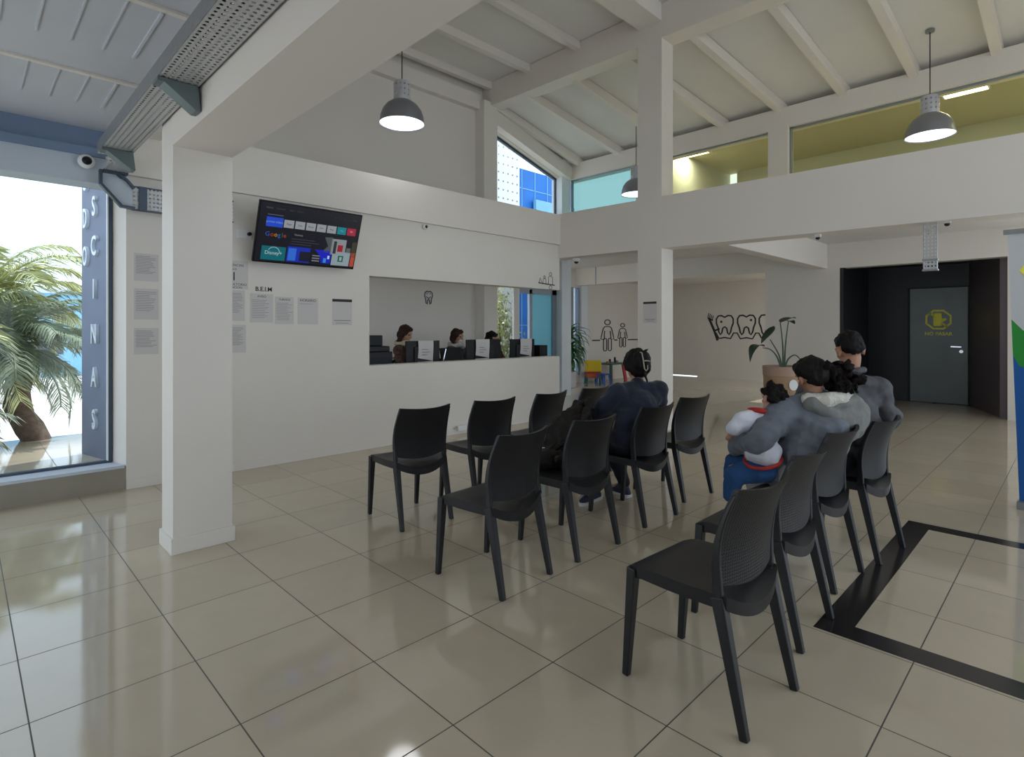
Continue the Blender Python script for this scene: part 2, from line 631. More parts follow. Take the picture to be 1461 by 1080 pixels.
def organic(mb, name, m, parent, voxel=0.008, smooth=6, wrinkle=0.0, wscale=9.0, seed=0.0, wstretch=(1, 1, 1), keep=None):
    """fuses overlapping limbs into one continuous skin"""
    me = mb.mesh('tmp')
    o = bpy.data.objects.new('tmp', me)
    COL.objects.link(o)
    r = o.modifiers.new('r', 'REMESH')
    r.mode = 'VOXEL'
    r.voxel_size = voxel
    s = o.modifiers.new('s', 'SMOOTH')
    s.iterations = smooth
    s.factor = 0.5
    dg = bpy.context.evaluated_depsgraph_get()
    out = bpy.data.meshes.new_from_object(o.evaluated_get(dg))
    bpy.data.objects.remove(o)
    n = len(out.vertices)
    co = np.empty(n * 3)
    out.vertices.foreach_get('co', co)
    co = co.reshape(-1, 3)
    if wrinkle:
        no = np.empty(n * 3)
        out.vertices.foreach_get('normal', no)
        no = no.reshape(-1, 3)
        off = Vector((seed, seed * 1.7, seed * 0.3))
        d = np.array([noise.turbulence(Vector((p[0] * wstretch[0], p[1] * wstretch[1], p[2] * wstretch[2])) * wscale + off, 3, False) for p in co])
        co = co + no * ((d - d.mean()) * wrinkle)[:, None]
    if parent is not None:
        mi = np.array(W[parent].inverted())
        co = co @ mi[:3, :3].T + mi[:3, 3]
    out.vertices.foreach_set('co', co.ravel())
    out.shade_smooth()
    out.update()
    out.name = name
    return link(name, out, m, parent)

# ---------------------------------------------------------------- the room
S('floor', B(-3.0, 16.2, -3.2, 9.45, -0.06, 0.0), M['floor'])
inl = MB()
inl.box(2.865, 4.955, 0.745, 0.885, 0.0, 0.0012)
inl.box(2.865, 3.0, -1.6, 0.745, 0.0, 0.0012)
inl.box(4.825, 4.955, -1.6, 0.745, 0.0, 0.0012)
S('floor_inlay', inl, M['inlay'])

# reception wall: solid part, kerb under the window, wall over the opening, counter
WY = 5.87
w = MB()
w.box(1.042, 3.434, WY, WY + 0.2, 0, 3.0)
w.box(3.434, 6.86, WY, WY + 0.2, 0, 0.972)
w.box(3.434, 6.86, WY, WY + 0.2, 2.032, 3.0)
w.hexa([(0.965, WY + 0.26, 0), (1.042, WY, 0), (1.3, WY + 0.01, 0), (1.3, WY + 0.26, 0),
        (0.965, WY + 0.26, 3.0), (1.042, WY, 3.0), (1.3, WY + 0.01, 3.0), (1.3, WY + 0.26, 3.0)])
S('wall_reception', w, M['wall'])
S('beam', B(0.96, 6.83, WY - 0.045, WY + 0.2, 2.75, 3.225), M['beam'])
S('baseboard_reception', B(1.042, 6.86, WY - 0.012, WY, 0, 0.085), M['wall'])

# big window beside the reception wall
win1 = struct('window_1')
S('window_sill', B(-2.6, 1.042, WY, WY + 0.30, 0, 0.19), M['sillstone'], parent=win1)
S('window_sill_cap', B(-2.6, 1.03, WY - 0.008, WY + 0.30, 0.19, 0.215), M['lintel_pale'], parent=win1)
fr = MB()
fr.box(-2.6, 0.97, WY + 0.20, WY + 0.25, 0.215, 0.235)
fr.box(0.945, 0.972, WY + 0.20, WY + 0.25, 0.235, 2.65)
S('window_frame', fr, M['frame_dark'], parent=win1)
S('window_bead', B(0.935, 0.945, WY + 0.195, WY + 0.235, 0.235, 2.65), M['frame_white'], parent=win1)
S('window_pane', B(-2.6, 0.94, WY + 0.222, WY + 0.228, 0.235, 2.65), M['glass'], parent=win1)
lt = MB()
lt.box(-2.6, 1.0, WY, WY + 0.26, 2.64, 2.86)
S('trim_1', lt, M['lintel_pale'])
S('trim_2', B(-2.6, 0.97, WY - 0.03, WY + 0.26, 2.86, 2.93), M['lintel'])
S('trim_3', B(-2.6, 0.97, WY + 0.03, WY + 0.26, 2.93, 3.14), M['lintel'])

# low ceiling over the entrance side
S('ceiling', B(-2.6, 0.95, -3.2, WY + 0.26, 3.1, 3.2), M['lowceil'])
j = MB()
for y in (4.62, 3.41, 2.2, 1.0, -0.2):
    j.box(-2.6, 0.94, y - 0.02, y + 0.02, 3.085, 3.1)
S('trim_4', j, M['beam'])
j = MB()
for y0, y1 in ((4.66, 5.28), (3.45, 4.18), (2.24, 3.3)):
    for k in range(8):
        x = 0.775 - 0.155 * k
        wd = 0.008 if k else 0.014
        j.box(x - wd / 2, x + wd / 2, y0, y1 - 0.02, 3.092 if k else 3.088, 3.1)
S('trim_5', j, M['lowceil'])

# thick column and the beam that runs over it
CX0, CX1, CY0, CY1 = 0.945, 1.292, 3.955, 4.215
S('column', B(CX0, CX1, CY0, CY1, 0, 3.1), M['wall'])
S('baseboard_column', B(CX0 - 0.014, CX1 + 0.014, CY0 - 0.016, CY1 + 0.016, 0, 0.10), M['wall'], bevel=0.004)
S('beam', B(0.94, 1.292, -3.2, 3.955, 2.54, 5.95), M['beam'])
S('beam', B(0.95, 1.292, 3.955, 7.9, 3.1, 5.95), M['beam'])

# low cross beam, slender column, ridge beam
lb = MB().hexa([(6.83, -3.2, 2.40), (7.13, -3.2, 2.40), (7.13, WY + 0.2, 2.545), (6.83, WY + 0.2, 2.545),
                (6.83, -3.2, 3.13), (7.13, -3.2, 3.13), (7.13, WY + 0.2, 3.245), (6.83, WY + 0.2, 3.245)])
S('beam', lb, M['beam'])
S('column', B(6.828, 7.132, 4.016, 4.394, 0, 5.45), M['wall'])
rb = MB().hexa([(6.83, -3.2, 5.28), (7.13, -3.2, 5.28), (7.13, 7.9, 5.44), (6.83, 7.9, 5.44),
                (6.83, -3.2, 5.85), (7.13, -3.2, 5.85), (7.13, 7.9, 5.85), (6.83, 7.9, 5.85)])
S('beam', rb, M['beam'])
S('beam', B(1.29, 6.83, 4.02, 4.38, 5.62, 5.86), M['beam'])
S('beam', B(7.177, 11.5, 3.31, 3.52, 2.53, 3.0), M['beam'])
# roof over the hall, flat part and the part that falls away
S('ceiling', B(1.25, 6.95, -3.2, 7.9, 5.86, 5.95), M['ceil'])
def roof_z(x):
    return 5.60 - (x - 6.95) * 0.275
sl = MB().hexa([(6.95, -3.2, 5.60), (9.6, -3.2, roof_z(9.6)), (9.6, 7.9, roof_z(9.6)), (6.95, 7.9, 5.60),
                (6.95, -3.2, 5.70), (9.6, -3.2, roof_z(9.6) + .1), (9.6, 7.9, roof_z(9.6) + .1), (6.95, 7.9, 5.70)])
S('ceiling', sl, M['ceil'])
for y in (7.50, 6.55, 5.48, 3.2, 2.2, 1.2):
    S('beam', MB().bar((1.29, y, 5.80), (6.85, y, 5.80), 0.10, 0.13), M['beam'])
for y0, y1 in ((7.55, 7.35), (6.75, 6.35), (5.75, 5.35), (4.75, 4.25), (3.75, 3.31), (2.70, 2.43), (1.75, 1.58), (0.8, 0.73), (-0.2, -0.15)):
    S('beam', MB().bar((7.0, y0, 5.50), (9.3, y1, roof_z(9.3) - 0.08), 0.11, 0.15), M['beam'])
# eave beam and posts of the clerestory
S('beam', B(9.2, 9.5, -3.2, 7.9, 4.56, 4.88), M['beam'])
S('column', B(9.18, 9.42, 3.2, 3.5, 3.1, 4.6), M['wall'])
S('column', B(9.18, 9.42, 5.55, 5.95, 3.1, 4.6), M['wall'])
S('column', B(8.98, 9.28, 7.62, 7.9, 0, 4.75), M['frame_white'])
S('ceiling', MB().box(7.13, 11.6, -3.2, 7.9, 2.98, 3.12).box(9.2, 11.6, 7.9, 9.45, 2.98, 3.12), M['ceil'])
# clerestory panes with the office behind
for k, (y0, y1, g) in enumerate(((5.95, 7.6, 'glass_aqua'), (3.5, 5.55, 'glass_olive'), (-3.2, 3.2, 'glass_olive'))):
    wn = struct('window_%d' % (k + 2))
    S('window_pane', B(9.28, 9.29, y0, y1, 3.12, 4.58), M[g], parent=wn)
    f = MB().box(9.26, 9.31, y0, y0 + 0.03, 3.12, 4.56).box(9.26, 9.31, y1 - 0.03, y1, 3.12, 4.56).box(9.26, 9.31, y0, y1, 4.53, 4.56)
    S('window_frame', f, M['frame'], parent=wn)
S('wall_office', B(12.4, 12.5, -3.2, 5.4, 3.12, 5.2), M['office'])
S('ceiling_office', B(9.5, 12.5, -3.2, 5.9, 4.92, 5.0), M['officeceil'])
S('wall_office_end', B(9.3, 12.5, 5.6, 5.7, 3.12, 5.0), M['office'])

# back wall of the reception room, gable window over it
BY = 7.70
b = MB()
b.box(1.29, 6.98, BY, BY + 0.2, 0, 5.9)
b.box(6.98, 9.1, BY, BY + 0.2, 2.24, 3.78)
b.box(6.98, 9.1, BY, BY + 0.2, 0, 0.25)
b.box(7.645, 7.80, BY, BY + 0.04, 0.25, 2.24)
b.hexa([(6.98, BY, 5.16), (9.1, BY, 4.55), (9.1, BY + .2, 4.55), (6.98, BY + .2, 5.16),
        (6.98, BY, 5.9), (9.1, BY, 5.9), (9.1, BY + .2, 5.9), (6.98, BY + .2, 5.9)])
S('wall_back', b, M['wall'])
S('column', B(6.66, 6.98, BY - 0.24, BY, 0, 5.5), M['wall'])
S('beam', MB().bar((7.0, BY - 0.08, 5.31), (9.2, BY - 0.08, 4.68), 0.2, 0.27), M['beam'])
S('beam', B(1.29, 6.66, BY - 0.12, BY, 5.36, 5.62), M['beam'])
gw = struct('window_5')
S('window_pane', MB().hexa([(6.98, BY + .1, 3.78), (9.0, BY + .1, 3.78), (9.0, BY + .108, 3.78), (6.98, BY + .108, 3.78),
                            (6.98, BY + .1, 5.15), (9.0, BY + .1, 4.57), (9.0, BY + .108, 4.57), (6.98, BY + .108, 5.15)]), M['glass'], parent=gw)
f = MB().bar((6.98, BY + .1, 5.14), (9.0, BY + .1, 4.56), 0.05, 0.045).box(8.95, 9.0, BY + .08, BY + .12, 3.78, 4.6)
S('window_frame', f, M['frame_dark'], parent=gw)
rw = struct('window_6')
S('window_pane', B(6.98, 7.645, BY + .02, BY + .028, 0.25, 2.24), M['glass'], parent=rw)
rw = struct('window_7')
S('window_pane', B(7.80, 8.18, BY + .1, BY + .108, 0.25, 2.24), M['glass'], parent=rw)
S('window_pane', B(8.22, 9.0, BY + .1, BY + .108, 0.25, 2.24), M['glass_teal'], parent=rw)
f = MB().box(8.16, 8.24, BY + .07, BY + .13, 0.25, 2.24).box(7.80, 7.86, BY + .07, BY + .13, 0.25, 2.24)
f.box(8.85, 9.0, BY + .07, BY + .13, 0.25, 2.24).box(7.80, 9.0, BY + .07, BY + .13, 2.12, 2.24)
S('window_frame', f, M['frame'], parent=rw)

# far side: wall with the wide openings, niche behind it, black lobby
w2 = MB()
w2.box(11.5, 11.75, 4.434, 9.45, 2.545, 3.0)
w2.box(11.5, 11.75, 3.068, 4.434, 0, 3.0)
w2.box(11.5, 11.75, 0.79, 3.068, 2.527, 3.0)
w2.box(11.5, 11.75, 0.2, 0.79, 0, 3.0)
w2.box(11.5, 11.75, -3.2, 0.2, 2.6, 3.0)
w2.box(11.5, 11.75, -3.2, 0.2, 0, 0.3)
S('wall_far', w2, M['wall'])
S('trim_6', B(11.492, 11.5, 8.62, 8.65, 2.545, 3.0), M['frame'])
pw = MB()
pw.box(10.86, 11.30, 9.3, 9.45, 0, 3.0)
pw.box(11.64, 15.75, 9.3, 9.45, 0, 3.0)
pw.box(11.30, 11.64, 9.3, 9.45, 0, 0.25)
pw.box(11.30, 11.64, 9.3, 9.45, 2.5, 3.0)
S('wall_play', pw, M['wall'])
wn = struct('window_8')
S('window_pane', B(11.30, 11.64, 9.36, 9.37, 0.25, 2.5), M['glass'], parent=wn)
f = MB().box(11.28, 11.42, 9.28, 9.34, 0.2, 2.5).box(11.60, 11.66, 9.28, 9.36, 0.2, 2.5)
S('window_frame', f, M['frame'], parent=wn)
S('trim_7', B(11.68, 11.95, 9.24, 9.30, 0, 2.55), M['frame_white'])
S('trim_8', B(10.93, 11.24, 9.24, 9.30, 0, 2.6), M['frame_white'])
S('wall_niche', B(15.6, 15.75, 2.0, 7.99, 0, 3.0), M['wall'])
dr = struct('door_2')
S('door_leaf', B(15.62, 15.70, 7.99, 9.3, 0.022, 3.0), M['wall'], parent=dr)
S('ceiling', B(11.75, 15.75, 4.9, 9.45, 2.75, 2.85), M['ceil'])
S('wall_niche_side', B(11.75, 15.7, 3.11, 3.16, 0, 0.6), M['wall'])

lob = MB()
lob.box(13.2, 13.3, 2.36, 3.34, 0, 2.9)
lob.box(13.2, 13.3, 1.40, 1.44, 0, 2.9)
lob.box(13.2, 13.3, 1.44, 2.36, 2.20, 2.9)
lob.box(11.499, 11.76, 3.04, 3.1, 0, 2.527)
lob.box(11.76, 13.3, 3.04, 3.1, 0, 2.9)
lob.box(13.27, 13.3, 1.40, 2.40, 0, 2.25)  # added backing behind the door, keeps light from leaking under it
lob.box(11.76, 13.3, 1.0, 3.1, 2.62, 2.7)
S('wall_lobby', lob, M['blackwall'])
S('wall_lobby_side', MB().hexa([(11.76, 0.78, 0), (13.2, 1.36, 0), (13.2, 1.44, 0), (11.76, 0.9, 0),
                                (11.76, 0.78, 2.62), (13.2, 1.36, 2.62), (13.2, 1.44, 2.62), (11.76, 0.9, 2.62)]), M['black_reflect_grey'])
d1 = struct('door_1')
S('door_leaf', B(13.215, 13.26, 1.45, 2.35, 0.01, 2.19), M['doorleaf'], parent=d1, bevel=0.003)
f = MB().box(13.185, 13.215, 2.34, 2.37, 0, 2.21).box(13.185, 13.215, 1.43, 1.455, 0, 2.21).box(13.185, 13.215, 1.43, 2.37, 2.185, 2.21)
S('door_frame', f, M['darkgrey'], parent=d1)
h = MB().bar((13.17, 1.555, 1.075), (13.17, 1.70, 1.08), 0.018, 0.022).bar((13.215, 1.555, 1.075), (13.165, 1.555, 1.075), 0.02, 0.02)
hd = S('door_handle', h, M['chrome'], parent=d1)
lk = MB().tube([(13.215, 1.55, 0.99), (13.195, 1.55, 0.99)], 0.03, 16)
S('lock', lk, M['chrome'], parent=d1, angle=40)
# sign: octagon with a raised hand, words under it
sg = MB()
def octo(r):
    return [(r * 1.08 * math.cos(PI / 8 + k * PI / 4), r * math.sin(PI / 8 + k * PI / 4)) for k in range(8)]
O, UX, UY = (13.212, 1.893, 1.585), (0, -1, 0), (0, 0, 1)
sg.stroke(octo(0.185), 0.032, O, UX, UY, 0.002, closed=True)
sg.prism([(-0.075, -0.12), (0.05, -0.12), (0.075, -0.04), (0.13, 0.0), (0.115, 0.03), (0.055, 0.02), (0.05, 0.115), (0.035, 0.125), (0.0, 0.13), (-0.03, 0.13), (-0.06, 0.12), (-0.08, 0.10)], O, UX, UY, 0.002)
sg.stroke([(-0.13, 0.13), (-0.06, 0.06)], 0.03, O, UX, UY, 0.002)
sg.stroke([(0.05, -0.06), (0.13, -0.13)], 0.03, O, UX, UY, 0.002)
S('door_sign', sg, M['yellowgreen'], parent=d1)
text('door_lettering', 'NO PASAR', 0.088, (13.211, 1.893, 1.315), FACE_NX, M['yellowgreen'], d1, bold=0.002)

# unseen street-side shell behind and beside the viewpoint, openings sized to tune the daylight
sh = MB()
sh.box(0.95, 4.4, -3.3, -3.2, 2.0, 3.2)
sh.box(4.4, 7.0, -3.3, -3.2, 2.6, 3.2)
sh.box(7.0, 11.6, -3.3, -3.2, 2.85, 3.2)
sh.box(0.95, 11.6, -3.3, -3.2, 5.5, 5.95)
sh.box(7.2, 11.6, -3.3, -3.2, 3.2, 5.5)
sh.box(-2.6, 0.95, -3.3, -3.2, 2.0, 3.2)
for x in (-0.6, 1.0, 2.2, 3.4):
    sh.box(x - .2, x + .2, -3.3, -3.2, 0, 2.0)
S('wall_unseen_front', sh, M['wall'])
S('wall_unseen_side', MB().box(-2.7, -2.6, -3.2, 6.1, 1.9, 3.2).box(-2.7, -2.6, -3.2, 1.5, 0, 1.9), M['wall'])

# ---------------------------------------------------------------- outside
S('ground', B(-30, 40, 9.6, 70, -0.35, -0.3), M['ground'])
S('ground', B(-30, 9.0, WY + 0.3, 9.6, -0.35, -0.3), M['ground'])
# sign tower beside the window
ta, tb = Vector((1.12, 7.32, 0)), Vector((0.985, 7.90, 0))
td = (tb - ta).normalized()
tn = Vector((td.y, -td.x, 0))          # outward, towards the viewpoint side is -tn
if tn.dot(Vector((0.5, 1, 0))) > 0:
    tn = -tn
tw = thing('sign_tower', 'slate blue sign tower with white letters outside the big window', 'sign tower', (ta.x, ta.y, -0.3))
twb = MB()
a0, b0 = ta + Vector((0, 0, -0.3)), tb + Vector((0, 0, -0.3))
up = Vector((0, 0, 5.0))
back = -tn * 0.35
twb.hexa([a0, b0, b0 + back, a0 + back, a0 + up, b0 + up, b0 + back + up, a0 + back + up])
twb.build('tower_body', M['tower'], tw, world=True)
# letters read from the far edge (near the palms) to the near edge
def tower_letter(ch, s, z, wide=0.62):
    p = tb.lerp(ta, s) + tn * 0.012 + Vector((0, 0, z))
    x = (ta - tb).normalized()
    y = Vector((0, 0, 1))
    n = x.cross(y)
    M4 = Matrix((x, y, n)).transposed().to_4x4()
    M4.translation = p
    me = text_mesh(ch, 0.30, W[tw].inverted() @ M4, depth=0.02, sx=wide, bold=0.004)
    link('letter', me, M['letter'], tw)
for ch, z in (('T', 3.50), ('O', 3.03), ('D', 2.62), ('O', 2.20)):
    tower_letter(ch, 0.25, z, 0.48)
for ch, z in (('P', 3.65), ('I', 3.19), ('S', 2.73), ('C', 2.30), ('I', 1.83), ('N', 1.34), ('A', 0.87), ('S', 0.41)):
    tower_letter(ch, 0.62, z)

def frond(mb, base, az, el, L, droop, nl, ll, rnd, wid=0.0095):
    d = Vector((math.cos(az), math.sin(az), 0))
    pts = []
    for i in range(9):
        t = i / 8
        e = el - droop * t * t
        pts.append((pts[-1] + (d * math.cos(e) + Vector((0, 0, math.sin(e)))) * L / 8) if pts else Vector(base))
    mb.tube(pts, [0.022 * (1 - i / 9) + 0.004 for i in range(9)], 4)
    side = d.cross(Vector((0, 0, 1)))
    for i in range(nl):
        t = 0.12 + 0.88 * i / nl
        k = min(int(t * 8), 7)
        p = pts[k].lerp(pts[k + 1], t * 8 - k)
        tang = (pts[k + 1] - pts[k]).normalized()
        ln = ll * (1 - 0.6 * abs(t - 0.4)) * rnd.uniform(0.8, 1.15)
        for s in (-1, 1):
            dr = (side * s * 0.85 + tang * 0.75 + Vector((0, 0, rnd.uniform(-0.35, 0.15)))).normalized()
            tip = p + dr * ln + Vector((0, 0, -0.25 * ln))
            mid = p + dr * ln * 0.5
            w2 = tang * wid
            mb.add([p - w2 * .5, p + w2 * .5, mid + w2, tip, mid - w2], [(0, 1, 2, 3, 4)])

def palm(loc, h, lean, nf, L, label, seed, mfr, el0=1.2):
    rnd = random.Random(seed)
    t = thing('palm_tree', label, 'palm tree', loc, group='palms outside the window')
    top = Vector((lean[0], lean[1], h))
    pts = [Vector((0, 0, 0)).lerp(top, i / 10) + Vector((0.05 * math.sin(i), 0, 0)) for i in range(11)]
    MB().tube(pts, [0.15 - 0.004 * i + 0.015 * (i % 2) for i in range(11)], 12).build('trunk', M['palm_trunk'], t, angle=60)
    fm = MB()
    for i in range(nf):
        az = i * 2.399 + rnd.uniform(-.2, .2)
        el = el0 - 1.75 * (i / nf) + rnd.uniform(-.1, .1)
        frond(fm, top, az, el, L * rnd.uniform(.8, 1.1), 0.95 + 0.5 * rnd.random(), 62, L * 0.3, rnd)
    fm.build('fronds', M[mfr], t)
    return t
palm((0.10, 10.6, -0.3), 2.1, (0.1, 0, 0), 30, 1.5, 'tall bright green palm rising highest outside the window', 3, 'palm')
palm((0.72, 9.3, -0.3), 1.5, (-0.3, 0.2, 0), 36, 1.15, 'dark green palm with a leaning shaggy trunk beside the sign tower', 5, 'palm_dark')
palm((-0.5, 9.6, -0.3), 1.35, (0.1, 0.0, 0), 32, 1.5, 'yellow green palm in the middle of the window view', 8, 'palm')
palm((-0.55, 8.0, -0.3), 0.45, (0.0, 0.0, 0), 26, 1.0, 'low spiky palm near the bottom corner of the big window', 11, 'palm_dark', 1.4)
# pale blue buildings far beyond the palms
for k, (x0, x1, y, z1, mm, lab) in enumerate(((0.5, 4.2, 26, 2.7, 'bluepale', 'low pale blue building far behind the palms'),
                                               (-9.0, -1.5, 30, 1.4, 'bluepale', 'long pale blue shed far behind the lower palm fronds'))):
    t = thing('building', lab, 'building', ((x0 + x1) / 2, y, -0.3))
    B(x0, x1, y, y + 5, -0.3, z1).build('wall', M[mm], t, world=True)
    MB().box(x0 - .2, x1 + .2, y - .2, y + 5.2, z1, z1 + .15).build('roof', M['lintel_pale'], t, world=True)
    wm = MB()
    for i in range(3):
        xx = x0 + (x1 - x0) * (i + .5) / 3
        wm = B(xx - .35, xx + .35, y - .03, y, 0.5, 1.3)
        wm.build('window', M['frame_dark'], t, world=True)

# white perforated screen, blue block and a bush behind the reception windows
t = thing('perforated_screen', 'tall white perforated metal screen outside the gable window', 'screen', (9.0, 10.0, -0.3))
for x0 in (6.6, 7.65, 8.70, 9.28):
    x1 = {6.6: 7.64, 7.65: 8.69, 8.70: 9.27, 9.28: 10.13}[x0]
    B(x0, x1, 10.0, 10.03, -0.3, 7.6).build('screen_panel', M['cladding'], t, world=True, uv=True)
MB().box(6.6, 10.13, 10.08, 10.14, 5.0, 5.1).build('screen_rail', M['frame'], t, world=True)
MB().box(6.6, 10.13, 10.08, 10.14, 2.6, 2.7).build('screen_rail', M['frame'], t, world=True)
t = thing('building', 'bright blue clad building seen through the gable window', 'building', (11.3, 10.6, -0.3))
B(10.16, 12.55, 10.3, 13.0, -0.3, 5.62).build('wall', M['bluebuild'], t, world=True)
jm = MB()
for k in range(4):
    jm.box(10.5 + 0.5 * k, 10.52 + 0.5 * k, 10.285, 10.3, -0.3, 5.62)
for k in range(6):
    jm.box(10.16, 12.55, 10.285, 10.3, 0.6 + 0.9 * k, 0.62 + 0.9 * k)
jm.build('cladding_joints', M['bluepale'], t, world=True)
B(10.9, 12.5, 10.14, 10.24, 2.6, 4.85).build('pale_panel', M['bluepale'], t, world=True)
def bush(loc, rad, n, leaf, label, seed, m):
    rnd = random.Random(seed)
    t = thing('shrub', label, 'shrub', loc)
    st, lv = MB(), MB()
    for i in range(26):
        a, e = rnd.uniform(0, 2 * PI), rnd.uniform(.5, 1.4)
        tip = Vector((math.cos(a) * math.cos(e) * rad[0], math.sin(a) * math.cos(e) * rad[1], math.sin(e) * rad[2]))
        mid = tip * .5 + Vector((rnd.uniform(-.1, .1), rnd.uniform(-.1, .1), .1))
        st.tube([(0, 0, 0), mid, tip], [.018, .012, .005], 5)
        for k in range(n):
            c = mid.lerp(tip, rnd.random()) + Vector((rnd.gauss(0, .14), rnd.gauss(0, .10), rnd.gauss(0, .16)))
            q = Euler((rnd.uniform(0, 6), rnd.uniform(0, 6), rnd.uniform(0, 6))).to_matrix()
            lv.add([c + q @ Vector(v) * leaf for v in ((-.5, 0, 0), (0, .22, 0), (.5, 0, 0), (0, -.22, 0))], [(0, 1, 2, 3)])
    st.build('stems', M['palm_trunk'], t)
    lv.build('foliage', m, t)
bush((8.40, 9.0, -0.3), (0.75, 0.5, 2.7), 70, .10, 'pale sunlit shrub behind the narrow reception window', 4, M['palm'])

# ---------------------------------------------------------------- lamps and services overhead
def pendant(x, y, z, ztop, label):
    t = thing('pendant_lamp', label, 'lamp', (x, y, z), group='aluminium bell pendants')
    r0 = 0.26
    outer = [(r0 * 1.03, 0.0), (r0 * 1.0, 0.03), (r0 * .965, 0.09), (r0 * .87, 0.16), (r0 * .70, 0.22), (r0 * .48, 0.262), (0.095, 0.275)]
    inner = [(r - 0.006 if r > .1 else r - 0.004, max(zz - 0.004, 0.001)) for r, zz in outer[::-1]]
    prof = outer + inner
    mb = MB().lathe(prof, (0, 0, 0), 40, False, False)
    n = len(prof)
    o = 0
    for k in range(40):
        k2 = (k + 1) % 40
        mb.f.append(((n - 1) * 40 + k, (n - 1) * 40 + k2, k2, k))
    mb.build('lamp_shade', M['lampshade'], t, angle=40)
    MB().lathe([(0.098, 0.262), (0.098, 0.47), (0.082, 0.50), (0.03, 0.505)], (0, 0, 0), 28).build('lamp_neck', M['lampneck'], t, angle=40, uv=True)
    MB().lathe([(0.0001, 0.26), (0.05, 0.255), (0.075, 0.17), (0.085, 0.10), (0.06, 0.05), (0.0001, 0.035)], (0, 0, 0), 20).build('bulb', emissive('bulb_glow', (235, 242, 255), 10.0), t, angle=60)
    MB().tube([(0, 0, .505), (0, 0, ztop - z - .02)], .006, 6).build('cable', M['black'], t)
    MB().lathe([(0.05, ztop - z - .03), (0.05, ztop - z)], (0, 0, 0), 16).build('ceiling_hook', M['steel'], t, angle=40)
    MB().lathe([(r0 * .985, 0.012), (r0 * .985, 0.016)], (0, 0, 0), 40).build('diffuser', emissive('diffuser_glow', (232, 240, 255), 3.2), t, angle=40)
    l = bpy.data.lights.new('lamp_light', 'SPOT')
    l.energy = LAMP_POWER * 10
    l.spot_size = R(165)
    l.spot_blend = 0.7
    l.shadow_soft_size = 0.22
    l.color = (0.97, 0.98, 1.0)
    lo = bpy.data.objects.new('lamp_light', l)
    COL.objects.link(lo)
    lo.parent = t
    lo.location = (0, 0, -0.03)
pendant(3.72, 5.62, 3.82, 5.86, 'bell pendant lamp hanging over the reception counter near the television')
pendant(8.62, 5.58, 3.81, roof_z(8.62), 'bell pendant lamp half hidden behind the slender column')
pendant(8.63, 1.32, 3.81, roof_z(8.63), 'bell pendant lamp above the black doorway side of the low beam')

def ceiling_panel(x, y, label):
    t = thing('ceiling_light', label, 'ceiling light', (x, y, 4.92), group='office ceiling lights')
    B(-.23, .23, -.27, .27, -.03, 0).build('frame', M['frame_white'], t)
    B(-.21, .21, -.25, .25, -.034, -.03).build('diffuser', emissive('panel_glow', (255, 244, 214), PANEL_STRENGTH), t)
    l = bpy.data.lights.new('panel_light', 'AREA')
    l.shape = 'SQUARE'
    l.size = 0.42
    l.energy = 38
    l.color = (1.0, 0.97, 0.88)
    lo = bpy.data.objects.new('panel_light', l)
    COL.objects.link(lo)
    lo.parent = t
    lo.location = (0, 0, -0.04)
ceiling_panel(10.42, 1.19, 'bright square office ceiling light above the pendant by the black doorway')
ceiling_panel(10.33, 5.40, 'bright office ceiling light just beside the slender column')
ceiling_panel(10.4, -1.0, 'bright office ceiling light farthest along the clerestory')

# perforated cable tray under the low ceiling, its brackets and the elbow at the wall
t = thing('cable_tray', 'perforated steel cable tray running along the thick beam', 'cable tray', (0.83, 3.0, 2.72))
B(0.735, 0.925, -2.0, 5.15, 2.715, 2.718).build('tray_bottom', M['tray'], t, world=True, uv=True)
MB().box(0.733, 0.736, -2.0, 5.15, 2.715, 2.80).box(0.924, 0.927, -2.0, 5.15, 2.715, 2.80).build('tray_side', M['steel'], t, world=True)
for y in (3.40, 4.98, 1.5):
    bm_ = MB().prism([(0, 0), (0.19, 0), (0.204, -.13), (0.18, -.13), (.03, -.02), (0, -.02)], (0.73, y + .05, 2.712), (1, 0, 0), (0, 0, 1), 0.10)
    bm_.build('bracket', M['bracket'], t, world=True)
MB().tube([(0.78, -2, 2.74), (0.78, 5.1, 2.74)], .016, 8).tube([(0.83, -2, 2.735), (0.84, 5.1, 2.735)], .012, 8).build('cables', M['black'], t, world=True)

t = thing('cable_tray_elbow', 'white elbow plate of the cable tray turning along the window head', 'cable tray', (0.95, 5.78, 2.65))
B(0.86, 1.03, 5.45, 5.78, 2.735, 2.74).build('drop_plate', M['tray'], t, world=True, uv=True)
MB().prism([(0.845, 2.70), (0.845, 2.62), (0.99, 2.455), (1.07, 2.455), (1.07, 2.62), (1.03, 2.68), (0.96, 2.70)], (0, 5.80, 0), (1, 0, 0), (0, 0, 1), 0.02).build('elbow_plate', M['lintel_pale'], t, world=True)
B(0.87, 1.02, 5.70, 5.703, 2.745, 2.865).build('end_plate', M['tray'], t, world=True, uv=True)
B(0.86, 1.03, 5.71, 5.78, 2.72, 2.745).build('end_flange', M['frame_dark'], t, world=True)
pl = MB().stroke([(0.845, 2.74), (0.845, 2.62), (0.99, 2.455), (1.085, 2.45)], .022, (0, 5.80, 0), (1, 0, 0), (0, 0, 1), 0.06)
pl.stroke([(0.96, 2.73), (1.03, 2.68), (1.08, 2.62)], .02, (0, 5.80, 0), (1, 0, 0), (0, 0, 1), 0.06)
pl.build('elbow_rim', M['frame_dark'], t, world=True)
B(1.07, 1.9, 5.79, 5.793, 2.45, 2.64).build('wall_run', M['tray'], t, world=True, uv=True)
